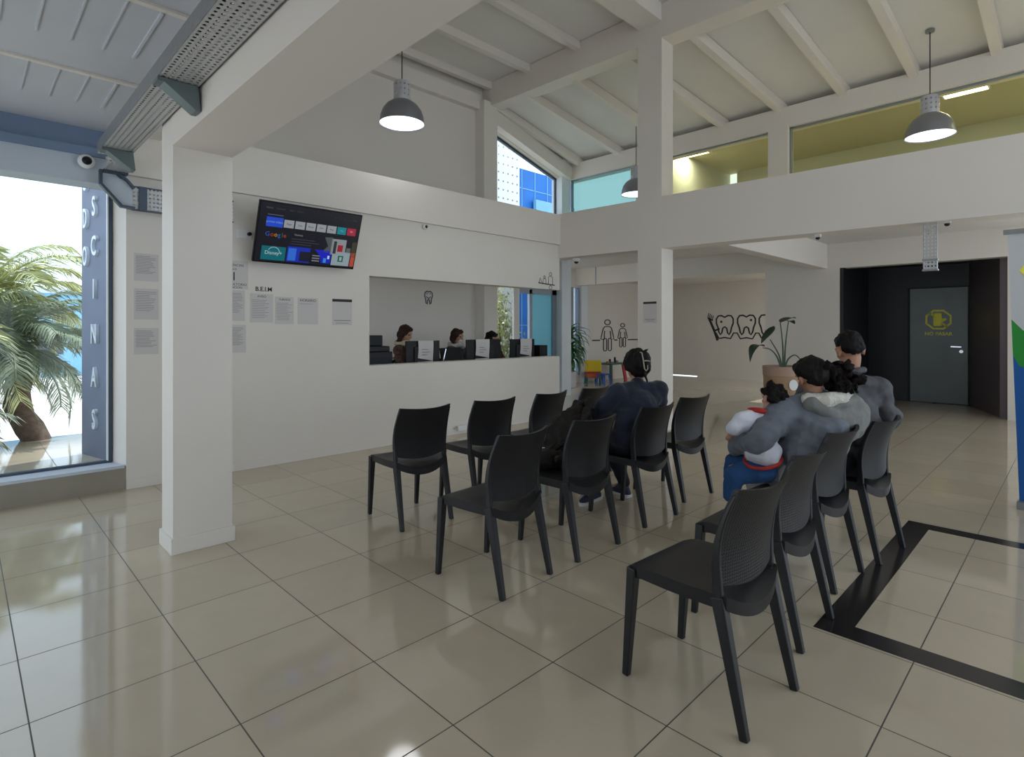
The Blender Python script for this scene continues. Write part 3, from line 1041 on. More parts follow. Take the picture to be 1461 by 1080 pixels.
MB().box(1.07, 1.9, 5.78, 5.825, 2.64, 2.65).box(1.07, 1.9, 5.78, 5.825, 2.44, 2.45).build('wall_run_side', M['frame_dark'], t, world=True)
B(1.12, 1.18, 5.77, 5.80, 2.44, 2.65).build('joint_plate', M['frame_dark'], t, world=True)

t = thing('cable_duct', 'short vertical perforated cable duct hanging under the low beam', 'cable duct', (6.98, 1.06, 2.45))
B(6.94, 6.943, 1.01, 1.115, 2.0, 2.47).build('duct_face', M['tray'], t, world=True, uv=True)
MB().box(6.94, 7.0, 1.006, 1.01, 2.0, 2.47).box(6.94, 7.0, 1.115, 1.119, 2.0, 2.47).build('duct_side', M['steel'], t, world=True)
MB().box(6.93, 7.01, 0.998, 1.126, 2.09, 2.11).build('duct_collar', M['steel'], t, world=True)
MB().box(6.93, 7.01, 0.998, 1.126, 1.99, 2.005).build('duct_collar', M['steel'], t, world=True)

def dome(name, label, loc, rot, r=0.05):
    t = thing(name, label, 'security camera', loc, rot)
    MB().lathe([(r, 0), (r * 1.05, .015), (r * .95, .035), (r * .6, .05)], (0, 0, 0), 24).build('housing', M['white_plastic'], t, angle=40)
    MB().ball((0, 0, .045), r * .62).build('lens_dome', M['black'], t, angle=80)
    MB().lathe([(r * .22, .072), (r * .22, .078)], (0, 0, 0), 16).build('lens', M['chrome'], t, angle=40)
dome('security_camera', 'white dome camera on the lintel over the big window', (0.755, 5.832, 2.80), (R(90), 0, 0), 0.058)
dome('security_camera', 'tiny dome camera on the wall above the reception opening', (4.216, 5.868, 2.703), (R(90), 0, 0), 0.034)
dome('security_camera', 'camera under the low beam end above the potted dracaena', (6.95, 5.60, 2.52), (R(180), 0, 0), 0.06)
for y, lab in ((2.104, 'small grey sensor under the low beam nearer the slender column'), (0.929, 'small grey sensor under the low beam beside the cable duct')):
    t = thing('motion_sensor', lab, 'sensor', (6.97, y, 2.462))
    MB().box(-.02, .02, -.03, .03, -.012, 0.03).build('base', M['white_plastic'], t)
    MB().ball((0, 0, -.02), (.02, .024, .02)).build('sensor_eye', M['darkgrey'], t, angle=80)

# ---------------------------------------------------------------- television
tv = thing('television', 'wall mounted television tilted down with a lit menu screen', 'television', (2.595, 5.61, 2.357), (R(20.6), 0, R(-0.6)))
TW, TH = 1.085, 0.612
B(-TW / 2, TW / 2, 0.0, 0.035, -TH / 2, TH / 2).build('bezel', M['black'], tv, bevel=.004)
B(-TW * .32, TW * .32, 0.035, 0.07, -TH * .3, TH * .25).build('rear_case', M['darkgrey'], tv, bevel=.008)
MB().bar((0, .06, -.05), (0, .20, -.12), .05, .05).build('wall_bracket', M['steel'], tv)
B(-TW / 2 + .012, TW / 2 - .012, -.002, 0, -TH / 2 + .016, TH / 2 - .012).build('screen', emissive('screen_dark', (34, 36, 48), 0.55), tv)
scr = [o for o in tv.children if o.name.startswith('screen')][0]
def tile(u0, v0, u1, v1, rgb, s=0.6, name='app_tile', dy=-.0032, poly=None):
    """u to the side, v down, both 0..1 across the panel"""
    X = lambda u: -TW / 2 + u * TW
    Z = lambda v: TH / 2 - v * TH
    if poly:
        return MB().prism([(X(u), Z(v)) for u, v in poly], (0, dy + .001, 0), (1, 0, 0), (0, 0, 1), .001).build(name, emissive('glow', rgb, s), scr)
    return B(X(u0), X(u1), dy, dy + .001, Z(v1), Z(v0)).build(name, emissive('glow', rgb, s), scr)
def tvtext(s, u, v, size, rgb, align='CENTER', e=0.7, dy=-.0045):
    M4 = Matrix.Translation((-TW / 2 + u * TW, dy, TH / 2 - v * TH)) @ FACE_NY
    return link('screen_text', text_mesh(s, size, M4, .0003, align), emissive('glow', rgb, e), scr)
tile(.075, .245, .225, .40, (40, 88, 236), .8)
tvtext('prime video', .15, .32, .034, (150, 190, 255))
tile(.08, .20, .22, .212, (150, 160, 220), .35, 'screen_bar')
names_ = ('TV', 'app', 'tubi', 'tv', 'pluto', 'NETFLIX', 'movies')
cols_ = [(198, 204, 210)] * 5 + [(30, 170, 184), (214, 52, 86)]
for k in range(7):
    u = .235 + k * .1045
    tile(u, .262, u + .092, .39, cols_[k], .62)
for k, s_ in enumerate(('Apps', 'Live', 'filmin', 'TV+', 'Plex')):
    tvtext(s_, .281 + k * .1045, .328, .026, (70, 74, 84), e=.5)
tvtext('Play', .805, .325, .024, (150, 230, 236), e=.6)
tvtext('TV', .906, .325, .026, (255, 220, 226), e=.8)
gx = .078
for ch, c, wdt in (('G', (66, 112, 220), .047), ('o', (214, 72, 52), .034), ('o', (232, 176, 40), .034), ('g', (66, 112, 220), .034), ('l', (40, 150, 80), .017), ('e', (214, 72, 52), .034)):
    tvtext(ch, gx, .525, .062, c, 'LEFT', .75)
    gx += wdt
tvtext('Home', .09, .10, .026, (150, 150, 160), e=.4)
tvtext('Discover', .19, .10, .024, (120, 120, 132), e=.35)
tvtext('Apps', .29, .10, .024, (120, 120, 132), e=.35)
tvtext('Library', .37, .10, .024, (120, 120, 132), e=.35)
for k in range(5):
    tvtext('o' if k < 4 else '10:45', .72 + .05 * k, .12, .022, (130, 130, 140), e=.3)
tvtext('Noticias', .345, .49, .026, (200, 200, 206), 'LEFT', .5)
for k in range(3):
    tile(.325, .555 + .042 * k, (.55, .60, .52)[k], .568 + .042 * k, (84, 80, 100), .5, 'screen_bar')
tile(0, 0, 0, 0, (120, 132, 130), .45, poly=[(.645, .47), (.73, .46), (.73, .74), (.66, .74), (.65, .70), (.69, .62)])
tile(.72, .48, .875, .76, (186, 192, 196), .6)
tile(.79, .58, .845, .70, (196, 40, 58), .7, dy=-.0042)
tile(.745, .52, .775, .74, (70, 78, 86), .5, dy=-.0042)
tile(.885, .62, .93, .72, (150, 150, 146), .45)
tile(.94, .50, .988, .78, (104, 96, 76), .4)
tile(.065, .72, .285, .95, (26, 144, 158), .55)
tvtext('Disney+', .175, .83, .052, (214, 240, 246), e=.75)
arc = [(.13 + .055 * math.cos(a) + .045, .83 - .10 * math.sin(a)) for a in [k * PI / 10 * .9 + .1 for k in range(10)]]
am = MB().stroke([(-TW / 2 + u * TW, TH / 2 - v * TH) for u, v in arc], .006, (0, -.004, 0), (1, 0, 0), (0, 0, 1), .0005)
am.build('screen_arc', emissive('glow', (200, 236, 244), .7), scr)
tile(.30, .69, .52, .95, (36, 60, 214), .7)
tile(.31, .72, .385, .93, (58, 128, 246), .8, dy=-.0042)
tile(.42, .76, .52, .93, (40, 44, 66), .5, dy=-.0042)
tile(0, 0, 0, 0, (34, 44, 226), .75, poly=[(.56, .70), (.735, .70), (.735, .93), (.64, .93), (.62, .80)])
tile(.66, .84, .69, .92, (70, 160, 250), .8, dy=-.0042)
tile(.70, .79, .72, .85, (220, 232, 255), .9, dy=-.0042)
for k in range(3):
    tile(.545, .80 + .045 * k, .62, .82 + .045 * k, (180, 184, 196), .5, 'screen_bar', dy=-.0042)
tile(.745, .70, .935, .95, (184, 206, 214), .65)
tile(.81, .77, .865, .88, (26, 130, 96), .6, dy=-.0042)
tile(.825, .79, .85, .86, (210, 226, 220), .6, dy=-.0055)
tile(.945, .70, .988, .95, (226, 96, 72), .65)

# ---------------------------------------------------------------- sheets and decals on the walls
def sheet(x0, x1, z0, z1, label, lines, title=None, y=WY, seed=0, tz=None, tsize=.05):
    rnd = random.Random(seed)
    t = thing('paper_notice', label, 'notice', ((x0 + x1) / 2, y - .001, (z0 + z1) / 2), group='notices taped to the reception wall')
    w_, h_ = x1 - x0, z1 - z0
    B(-w_ / 2, w_ / 2, -.0015, 0, -h_ / 2, h_ / 2).build('sheet', M['paper'], t)
    lm = MB()
    if lines:
        for i in range(lines):
            z = h_ / 2 - h_ * (.22 if title else .10) - i * h_ * .66 / lines
            e = w_ * rnd.uniform(.55, .86)
            lm.box(-w_ * .43, -w_ * .43 + e, -.0024, -.0015, z - .0035, z)
        lm.build('printed_lines', M['ink'], t)
    if title:
        link('printed_title', text_mesh(title, tsize, Matrix.Translation((0, -.0018, h_ / 2 - h_ * .1 if tz is None else tz)) @ FACE_NY, .0004), M['inkdark'], t)
    return t
sheet(1.10, 1.287, 1.832, 2.077, 'top notice of three behind the thick column', 12, seed=1)
sheet(1.10, 1.287, 1.489, 1.764, 'middle notice of three behind the thick column', 12, seed=2)
sheet(1.10, 1.287, 1.178, 1.413, 'lowest notice of three behind the thick column', 12, seed=3)
t = sheet(1.80, 2.065, 1.80, 2.08, 'notice with a large number one beside the thick column', 0, seed=4)
for s_, z, sz in (('URGENCIAS', .095, .034), ('BOX', .055, .026), ('1', -.02, .12), ('CONSULTORIO', -.095, .034), ('ATENCION', -.125, .030)):
    link('printed_title', text_mesh(s_, sz, Matrix.Translation((.0, -.0018, z)) @ FACE_NY, .0004), M['inkdark'], t)
sheet(1.84, 2.035, 1.485, 1.79, 'narrow printed notice under the number one notice', 14, seed=5)
sheet(1.84, 2.045, 1.17, 1.445, 'lowest narrow notice beside the thick column', 14, seed=6)
sheet(2.085, 2.315, 1.47, 1.765, 'printed notice under the small lettering', 11, 'AVISO', seed=7, tsize=.032)
sheet(2.335, 2.53, 1.455, 1.74, 'plain printed notice in the middle of the row', 12, 'TURNOS', seed=8, tsize=.03)
sheet(2.575, 2.80, 1.455, 1.74, 'nearly blank notice with one dark heading line', 1, 'HORARIO', seed=9, tsize=.04)
t = sheet(2.968, 3.208, 1.448, 1.745, 'code poster on the wall beside the reception opening', 2, seed=10)
for ch in list(t.children):
    if ch.name.startswith('printed_lines'):
        bpy.data.objects.remove(ch)
B(-.12, .12, -.0024, -.0015, .115, .145).build('heading_bar', M['inkdark'], t)
B(-.10, .10, -.0024, -.0015, -.10, -.092).build('caption', M['ink'], t)
B(-.08, .08, -.0024, -.0015, -.128, -.122).build('caption', M['ink'], t)
t = tag(text('wall_lettering', 'B.E.I.M', .062, (2.22, WY - .0015, 1.81), FACE_NY, M['inkdark'], bold=.001), 'small dark lettering on the wall under the television', 'lettering')
t = thing('code_poster', 'code poster stuck on the slender column', 'notice', (6.826, 4.197, 1.65))
B(-.0015, 0, -.105, .105, -.16, .135).build('sheet', M['paper'], t)
B(-.0025, -.0015, -.105, .105, .105, .135).build('heading_bar', M['inkdark'], t)
MB().box(-.0025, -.0015, -.08, .08, -.115, -.108).box(-.0025, -.0015, -.06, .06, -.135, -.13).build('caption', M['ink'], t)
t = thing('wall_socket', 'small white wall plate with a dark plug beside the television', 'wall socket', (2.04, WY, 2.355))
B(-.075, .06, -.012, 0, -.045, .04).build('plate', M['white_plastic'], t, bevel=.003)
MB().tube([(.03, -.012, .0), (.03, -.045, .0)], .018, 12).build('plug', M['black'], t, angle=40)
t = thing('floor_socket', 'small white socket box low on the wall behind the second front chair', 'wall socket', (4.8, WY - .012, .075))
B(-.07, .07, -.05, 0, -.03, .04).build('plate', M['white_plastic'], t, bevel=.003)
MB().tube([(-.12, -.02, .0), (-.07, -.03, .02), (-.02, -.03, .0)], .008, 8).build('cable', M['scarf'], t)

def circle(cx_, cy_, r, n=20, a0=0, a1=2 * PI):
    return [(cx_ + r * math.cos(a0 + (a1 - a0) * k / n), cy_ + r * math.sin(a0 + (a1 - a0) * k / n)) for k in range(n + (a1 - a0 < 6.2))]

def sitting_figure(mb, cx_, hz, s, o, ux, uy, w):
    """pictogram of a person sitting on the bench line: head ring, dress, two rounded legs"""
    mb.stroke(circle(cx_, hz, .115 * s), w, o, ux, uy, .002, True)
    mb.stroke([(cx_ + x * s, hz + z * s) for x, z in ((-.13, -.80), (-.27, -.78), (-.25, -.66), (-.17, -.28), (-.10, -.20), (.10, -.20), (.17, -.28), (.25, -.66), (.27, -.78), (.15, -.80), (.13, -.55), (.11, -.40))], w, o, ux, uy, .002)
    mb.stroke([(cx_ + x * s, hz + z * s) for x, z in ((-.13, -.80), (-.13, -.55), (-.11, -.40))], w, o, ux, uy, .002)
    for sx in (-.10, .10):
        mb.stroke([(cx_ + (sx + x) * s, hz + z * s) for x, z in ((-.065, -.80), (-.065, -1.28), (-.03, -1.33), (.03, -1.33), (.065, -1.28), (.065, -.80), (.03, -.75), (-.03, -.75))], w, o, ux, uy, .002, True)
dm = MB()
O = (0, 9.298, 0)
KX = 1.9      # the pictogram is drawn wide
sitting_figure(dm, 12.92 / KX, 1.60, .60, O, (KX, 0, 0), (0, 0, 1), .026)
sitting_figure(dm, 13.66 / KX, 1.52, .47, O, (KX, 0, 0), (0, 0, 1), .024)
dm.stroke([(12.22, 1.10), (12.58, 1.10)], .035, O, (1, 0, 0), (0, 0, 1), .002)
dm.stroke([(13.24, 1.10), (13.40, 1.10)], .035, O, (1, 0, 0), (0, 0, 1), .002)
dm.stroke([(13.92, 1.10), (14.6, 1.10)], .035, O, (1, 0, 0), (0, 0, 1), .002)
tag(dm.build('wall_decal', M['outlinedecal']), 'black line decal of two seated figures on the play corner wall', 'wall decal')

dm = MB()
O, UX, UY = (15.598, 0, 0), (0, -1, 0), (0, 0, 1)
def tooth(cx_, cz, s):
    return [(cx_ + x * s, cz + z * s) for x, z in ((0, .23), (.10, .28), (.20, .27), (.26, .18), (.26, .05), (.21, -.08), (.18, -.22), (.13, -.29), (.09, -.24), (.06, -.10), (0, -.06), (-.06, -.10), (-.09, -.24), (-.13, -.29), (-.18, -.22), (-.21, -.08), (-.26, .05), (-.26, .18), (-.20, .27), (-.10, .28))]
for yy in (7.15, 6.53, 5.93):
    dm.stroke(tooth(-yy, 1.53, .95), .045, O, UX, UY, .002, True)
gum = []
for yy in (7.15, 6.53, 5.93):
    gum += [(-yy - .26, 1.30), (-yy - .17, 1.14), (-yy, 1.17), (-yy + .17, 1.14), (-yy + .26, 1.30)]
dm.stroke(gum, .04, O, UX, UY, .002)
dm.stroke([(-7.62, 1.72), (-7.46, 1.36), (-7.36, 1.08)], .07, O, UX, UY, .002)
dm.stroke([(-7.66, 1.74), (-7.50, 1.66)], .04, O, UX, UY, .002)
for k in range(4):
    dm.stroke([(-7.66 + .045 * k, 1.75 - .02 * k), (-7.62 + .045 * k, 1.88 - .03 * k)], .025, O, UX, UY, .002)
dm.stroke([(-7.46, 1.36), (-7.30, 1.42)], .05, O, UX, UY, .002)
dm.prism(circle(-7.25, 1.62, .035, 10), O, UX, UY, .002)
dm.prism(circle(-6.40, 1.66, .035, 10), O, UX, UY, .002)
tag(dm.build('wall_decal', M['outlinedecal']), 'black line decal of a toothbrush and teeth on the niche wall', 'wall decal')

dm = MB()
O = (0, WY - .001, 0)
for cx_, s in ((6.50, .7), (6.64, 1.0)):
    dm.stroke(circle(cx_, 2.09 + .18 * s, .028 * s, 12), .009, O, (1, 0, 0), (0, 0, 1), .002, True)
    dm.stroke([(cx_ - .05 * s, 2.10), (cx_ - .045 * s, 2.09 + .14 * s), (cx_ + .045 * s, 2.09 + .14 * s), (cx_ + .05 * s, 2.10)], .009, O, (1, 0, 0), (0, 0, 1), .002)
dm.stroke([(6.36, 2.12), (6.74, 2.10)], .016, O, (1, 0, 0), (0, 0, 1), .002)
dm.stroke([(6.37, 2.12), (6.40, 2.20), (6.44, 2.13)], .009, O, (1, 0, 0), (0, 0, 1), .002)
dm.stroke(circle(6.64, 2.06, .03, 12), .008, O, (1, 0, 0), (0, 0, 1), .002, True)
tag(dm.build('wall_decal', M['outlinedecal']), 'small decal of two figures above the end of the counter', 'wall decal')
dm = MB()
O = (0, BY - .002, 0)
dm.stroke([(5.62 + x * .30, 1.95 + z * .30) for x, z in ((0, .27), (.12, .30), (.24, .22), (.27, .05), (.20, -.12), (.17, -.36), (.10, -.42), (.05, -.18), (0, -.14), (-.05, -.18), (-.10, -.42), (-.17, -.36), (-.20, -.12), (-.27, .05), (-.24, .22), (-.12, .30))], .022, O, (1, 0, 0), (0, 0, 1), .002, True)
dm.stroke(circle(5.62, 1.97, .045, 8, PI + .3, 2 * PI - .3), .016, O, (1, 0, 0), (0, 0, 1), .002)
dm.prism(circle(5.59, 2.0, .012, 8), O, (1, 0, 0), (0, 0, 1), .002)
dm.prism(circle(5.65, 2.0, .012, 8), O, (1, 0, 0), (0, 0, 1), .002)
tag(dm.build('wall_decal', M['greydecal']), 'smiling tooth decal on the wall behind the receptionists', 'wall decal')

# ---------------------------------------------------------------- chairs
def chair_seat():
    mb = MB()
    n = 13
    top, bot = [], []
    for jy in range(n):
        y = -0.185 + 0.42 * jy / (n - 1)
        t = jy / (n - 1)
        hw = 0.205 + 0.018 * math.sin(PI * t) ** .6
        for ix in range(n):
            u = -1 + 2 * ix / (n - 1)
            x = u * hw
            dip = 0.016 * (1 - u * u) * math.sin(PI * min(1, t * 1.05 + .02)) ** .7
            rim = -0.022 * max(0, (t - .8) / .2) ** 2
            rear = -0.055 * (1 - u * u) * max(0, (.14 - t) / .14)
            yy = y - (0.035 * (1 - u * u) if jy == 0 else 0.02 * (1 - u * u) * max(0, (.3 - t) / .3))
            top.append((x, yy, 0.466 - dip + rim + rear))
            sk = 0.05 if abs(u) > .99 or jy in (0, n - 1) else 0.022
            bot.append((x * .985, yy * .985, 0.466 - dip + rim + rear - sk))
    o = n * n
    fs = []
    for jy in range(n - 1):
        for ix in range(n - 1):
            a = jy * n + ix
            fs.append((a, a + 1, a + n + 1, a + n))
            fs.append((o + a, o + a + n, o + a + n + 1, o + a + 1))
    edge = [ix for ix in range(n)] + [jy * n + n - 1 for jy in range(1, n)] + [(n - 1) * n + ix for ix in range(n - 2, -1, -1)] + [jy * n for jy in range(n - 2, 0, -1)]
    for k in range(len(edge)):
        a, b_ = edge[k], edge[(k + 1) % len(edge)]
        fs.append((a, o + a, o + b_, b_))
    return mb.add(top + bot, fs)

def back_y(u, t):
    """profile of the backrest: bows forward in the lumbar, leans away at the top, hollow across"""
    return -0.150 - 0.018 * t - 0.055 * t * t + 0.022 * math.sin(PI * t) * 0.6 - 0.050 * (1 - u * u) * (0.55 + .45 * t)

def chair_back():
    mb = MB()
    nx, nz = 13, 12
    f, b = [], []
    for k in range(nz):
        t = k / (nz - 1)
        hw = 0.200 + 0.014 * math.sin(PI * (t * .8 + .1)) + .004 * t
        for i in range(nx):
            u = -1 + 2 * i / (nx - 1)
            z = 0.50 + 0.338 * t + (0.012 * u * u * t) - (0.03 * (1 - u * u) if k == 0 else 0)
            y = back_y(u, t)
            th = .009
            f.append((u * hw, y + th, z))
            b.append((u * hw, y - th, z))
    o = nx * nz
    fs = []
    for k in range(nz - 1):
        for i in range(nx - 1):
            a = k * nx + i
            fs.append((a, a + nx, a + nx + 1, a + 1))
            fs.append((o + a, o + a + 1, o + a + nx + 1, o + a + nx))
    edge = [i for i in range(nx)] + [k * nx + nx - 1 for k in range(1, nz)] + [(nz - 1) * nx + i for i in range(nx - 2, -1, -1)] + [k * nx for k in range(nz - 2, 0, -1)]
    for k in range(len(edge)):
        a, c = edge[k], edge[(k + 1) % len(edge)]
        fs.append((a, c, o + c, o + a))
    return mb.add(f + b, fs)

def post(sx):
    mb = MB()
    pts = []
    for k in range(10):
        t = k / 9
        z = 0.43 + 0.40 * t
        tt = max(0, (z - .5) / .338)
        hw = 0.198 + 0.014 * math.sin(PI * (tt * .8 + .1)) + .004 * tt
        pts.append(((sx * hw), back_y(1, tt), z, .040 - .026 * t, .021 - .008 * t))
    vs, fs = [], []
    for x, y, z, dy, dx in pts:
        vs += [(x - dx / 2, y - dy / 2, z), (x + dx / 2, y - dy / 2, z), (x + dx / 2, y + dy / 2, z), (x - dx / 2, y + dy / 2, z)]
    for k in range(9):
        for q in range(4):
            fs.append((4 * k + q, 4 * k + (q + 1) % 4, 4 * k + 4 + (q + 1) % 4, 4 * k + 4 + q))
    fs += [(3, 2, 1, 0), (36, 37, 38, 39)]
    return mb.add(vs, fs)

def leg(sx, front):
    if front:
        return MB().bar((sx * .200, .212, .445), (sx * .203, .245, 0.0), .042, .040, (0, 1, 0), .026, .028)
    return MB().bar((sx * .196, -.150, .455), (sx * .205, -.250, 0.0), .040, .046, (0, 1, 0), .026, .030)

chair0 = thing('plastic_chair', 'chair', 'chair', (0, 0, 0), (0, 0, 0), 'black plastic waiting chairs')
chair_seat().build('seat', M['chair_smooth'], chair0, angle=50)
bk = chair_back()
bk.build('backrest', M['chair'], chair0, angle=50)
for sx in (-1, 1):
    post(sx).build('back_post', M['chair_smooth'], chair0, angle=40, bevel=.004)
for sx in (-1, 1):
    for fr_ in (True, False):
        leg(sx, fr_).build('leg', M['chair_smooth'], chair0, bevel=.004)
chairs = [
    (2.405, 3.53, -4, 'empty chair at the near end of the front row, by the thick column'),
    (3.06, 3.50, -3, 'empty chair second along the front row from the thick column'),
    (3.72, 3.50, 3, 'empty front row chair behind the dark coat'),
    (4.37, 3.50, 1, 'front row chair farthest from the thick column, partly hidden by the coat'),
    (2.18, 2.36, 5, 'empty chair at the near end of the middle row'),
    (2.86, 2.37, -1, 'middle row chair with the dark brown coat on its seat'),
    (3.66, 2.40, -2, 'chair under the woman in the navy top'),
    (4.40, 2.48, -5, 'empty chair at the far end of the middle row, by the slender column'),
    (2.12, 1.04, -3, 'empty chair closest to the camera, heading the last row'),
    (2.80, 1.10, 0, 'empty last row chair standing just behind the baby'),
    (3.52, 1.15, -4, 'chair under the woman in the hooded jacket'),
    (4.13, 1.07, -6, 'chair under the man in the grey jacket'),
]
for i, (x, y, rz, lab) in enumerate(chairs):
    lab = lab.replace('chair', 'black plastic chair', 1)
    if i == 0:
        chair0.location = (x, y, 0)
        chair0.rotation_euler = (0, 0, R(rz))
        chair0['label'] = lab
        W[chair0] = Matrix.Translation((x, y, 0)) @ Euler((0, 0, R(rz))).to_matrix().to_4x4()
    else:
        copy_tree(chair0, (x, y, 0), (0, 0, R(rz)), lab)

# ---------------------------------------------------------------- people
def V(*a):
    return Vector(a)

def hand(mb, wrist, d, palm_n, side, curl=0.5, s=1.0):
    """palm, four curled fingers of unequal length and a thumb from the side of the palm"""
    d = Vector(d).normalized()
    pn = Vector(palm_n)
    pn = (pn - d * pn.dot(d)).normalized()
    x = d.cross(pn) * side
    wrist = Vector(wrist)
    c = wrist + d * .045 * s
    for k in range(4):
        b = wrist + d * .03 * s + x * (.026 - .0175 * k) * s
        mb.cap(wrist + x * (.014 - .01 * k) * s, b + d * .048 * s, .0135 * s, .0115 * s, 8)
    for k, (L, r) in enumerate(((.068, .0088), (.076, .0092), (.070, .0088), (.055, .0078))):
        p = wrist + d * .082 * s + x * (.028 - .0185 * k) * s
        a = 0.25
        dirn = d
        for q in range(3):
            a += curl * (0.55 + .1 * k)
            dirn = d * math.cos(a) + pn * math.sin(a)
            p2 = p + dirn * L * (.45, .32, .25)[q] * s
            mb.cap(p, p2, r * s * (1 - .08 * q), r * s * (.92 - .08 * q), 8)
            p = p2
    t0 = wrist + d * .028 * s + x * .024 * s
    t1 = t0 + (d * .6 + x * .7 + pn * .3).normalized() * .038 * s
    t2 = t1 + (d * .9 + x * .15 + pn * .5).normalized() * .032 * s
    mb.cap(t0, t1, .0125 * s, .0105 * s, 8).cap(t1, t2, .0105 * s, .0085 * s, 8)

def head_frame(face, tilt=0.0, roll=0.0):
    """axes of a head: x to its own side, y out of the face, z up"""
    f = Vector(face).normalized()
    x = f.cross(V(0, 0, 1)).normalized()
    z = x.cross(f)
    m = Matrix((x, f, z)).transposed()
    return m @ Euler((tilt, roll, 0)).to_matrix()

def add_head(mb, c, fm, s=1.0):
    P = lambda x, y, z: Vector(c) + fm @ (Vector((x, y, z)) * s)
    e = fm.to_euler()
    mb.ball(P(0, -.008, .03), (.074 * s, .090 * s, .088 * s), e)
    mb.ball(P(0, .022, -.035), (.060 * s, .066 * s, .078 * s), e)
    mb.ball(P(0, .050, -.088), (.032 * s, .030 * s, .026 * s), e)
    mb.ball(P(.036, .052, -.02), (.026 * s, .026 * s, .022 * s), e)
    mb.ball(P(-.036, .052, -.02), (.026 * s, .026 * s, .022 * s), e)
    mb.cap(P(0, .080, .02), P(0, .102, -.022), .010 * s, .0145 * s, 8)
    mb.ball(P(0, .078, -.056), (.024 * s, .014 * s, .014 * s), e)
    mb.cap(P(-.045, .074, .032), P(.045, .074, .032), .012 * s, .012 * s, 8)
    for sx in (-1, 1):
        mb.ball(P(sx * .076, -.006, -.012), (.010 * s, .020 * s, .031 * s), e)
        mb.ball(P(sx * .080, -.012, -.002), (.012 * s, .014 * s, .018 * s), e)
    return P

def add_face(t, P, fm, lips=True, s=1.0):
    for sx in (-1, 1):
        MB().ball(P(sx * .031, .074, .012), (.0125 * s, .009 * s, .008 * s), fm.to_euler()).build('eye', M['eye'], t, world=True, angle=80)
    if lips:
        MB().ball(P(0, .090, -.058), (.021 * s, .006 * s, .008 * s), fm.to_euler()).build('mouth', M['lips'], t, world=True, angle=80)

def limb(mb, pts, rs):
    for a, b, r0, r1 in zip(pts, pts[1:], rs, rs[1:]):
        mb.cap(a, b, r0, r1)

def torso(mb, pel, chest, neck, sl, sr, g, w=1.0):
    """pelvis, belly, rib cage and the slope from neck to shoulders; g = extra girth"""
    pel, chest, neck, sl, sr = map(Vector, (pel, chest, neck, sl, sr))
    ax = (sr - sl).normalized()
    up = (neck - pel).normalized()
    fw = up.cross(ax).normalized()
    m = Matrix((ax, fw, ax.cross(fw) if ax.cross(fw).dot(up) > 0 else -ax.cross(fw))).transposed()
    e = m.to_euler()
    mb.ball(pel, ((.158 + g) * w, .112 + g, .11 + g), e)
    mb.ball(pel.lerp(chest, .5), ((.140 + g) * w, .104 + g, .15 + g), e)
    mb.ball(chest, ((.150 + g) * w, .106 + g, .15 + g), e)
    for s_ in (sl, sr):
        mb.cap(neck.lerp(s_, .15) - up * .03, s_, .058 + g, .055 + g)
        mb.cap(chest.lerp(s_, .45), s_, .075 + g, .056 + g)

def shoe(mb, ankle, toe, s=1.0):
    a, t = Vector(ankle), Vector(toe)
    d = (t - a)
    d.z = 0
    d.normalize()
    heel = Vector((a.x, a.y, .034)) - d * .035
    ball_ = Vector((a.x, a.y, .032)) + d * .13 * s
    tip = Vector((a.x, a.y, .030)) + d * .185 * s
    mb.cap(heel, ball_, .034, .038).cap(ball_, tip, .038, .026).cap(Vector((a.x, a.y, .085)), ball_, .040, .030).cap(heel, Vector((a.x, a.y, .09)), .034, .038)

def sole(a, t, s=1.0):
    a, t = Vector(a), Vector(t)
    d = (t - a)
    d.z = 0
    d.normalize()
    x = Vector((d.y, -d.x, 0))
    out = []
    for u, w_ in ((-.072, .018), (-.066, .030), (-.03, .036), (.05, .034), (.13, .043), (.19, .034), (.215, .014)):
        out.append((u * (s if u > 0 else 1), w_))
    poly = out + [(u, -w_) for u, w_ in out[::-1]]
    return MB().prism(poly, (a.x, a.y, 0.0), d, -x, 0.024) if d.cross(-x).z > 0 else MB().prism(poly, (a.x, a.y, 0.0), d, x, 0.024)

# --- woman in navy, middle row
t = thing('person', 'woman in a navy top with pinned up dark hair, seated beside the dark coat', 'person', (3.66, 2.36, 0))
pel, chest, neck = V(3.63, 2.37, .555), V(3.67, 2.36, .80), V(3.715, 2.40, .985)
sl, sr = V(3.535, 2.455, .915), V(3.865, 2.305, .915)
el, er = V(3.47, 2.62, .70), V(3.97, 2.40, .68)
wl, wr = V(3.40, 2.83, .70), V(3.86, 2.66, .60)
kl, kr = V(3.58, 2.82, .50), V(3.83, 2.76, .50)
al, ar = V(3.72, 2.80, .09), V(3.985, 2.70, .09)
hc = V(3.745, 2.42, 1.118)
fm = head_frame((.6, .8, 0), R(-10), R(3))
b = MB()
torso(b, pel, chest, neck, sl, sr, -.022)
limb(b, [sl, el, wl], [.042, .034, .024])
limb(b, [sr, er, wr], [.042, .034, .024])
limb(b, [pel + V(-.085, .02, 0), kl, al], [.072, .052, .034])
limb(b, [pel + V(.085, -.02, 0), kr, ar], [.072, .052, .034])
b.cap(al, V(3.60, 2.79, .045), .034, .026).cap(ar, V(4.0, 2.82, .045), .034, .026)
b.cap(neck + V(0, 0, -.04), hc + V(0, -.01, -.05), .050, .048)
P = add_head(b, hc, fm)
hand(b, wl, (-.2, .9, -.25), (0, -.2, -1), 1)
hand(b, wr, (-.6, .7, -.1), (0, 0, -1), -1)
organic(b, 'body', M['skin'], t, .0075, 3)
add_face(t, P, fm)
c = MB()
torso(c, pel, chest, neck, sl, sr, .012, 1.08)
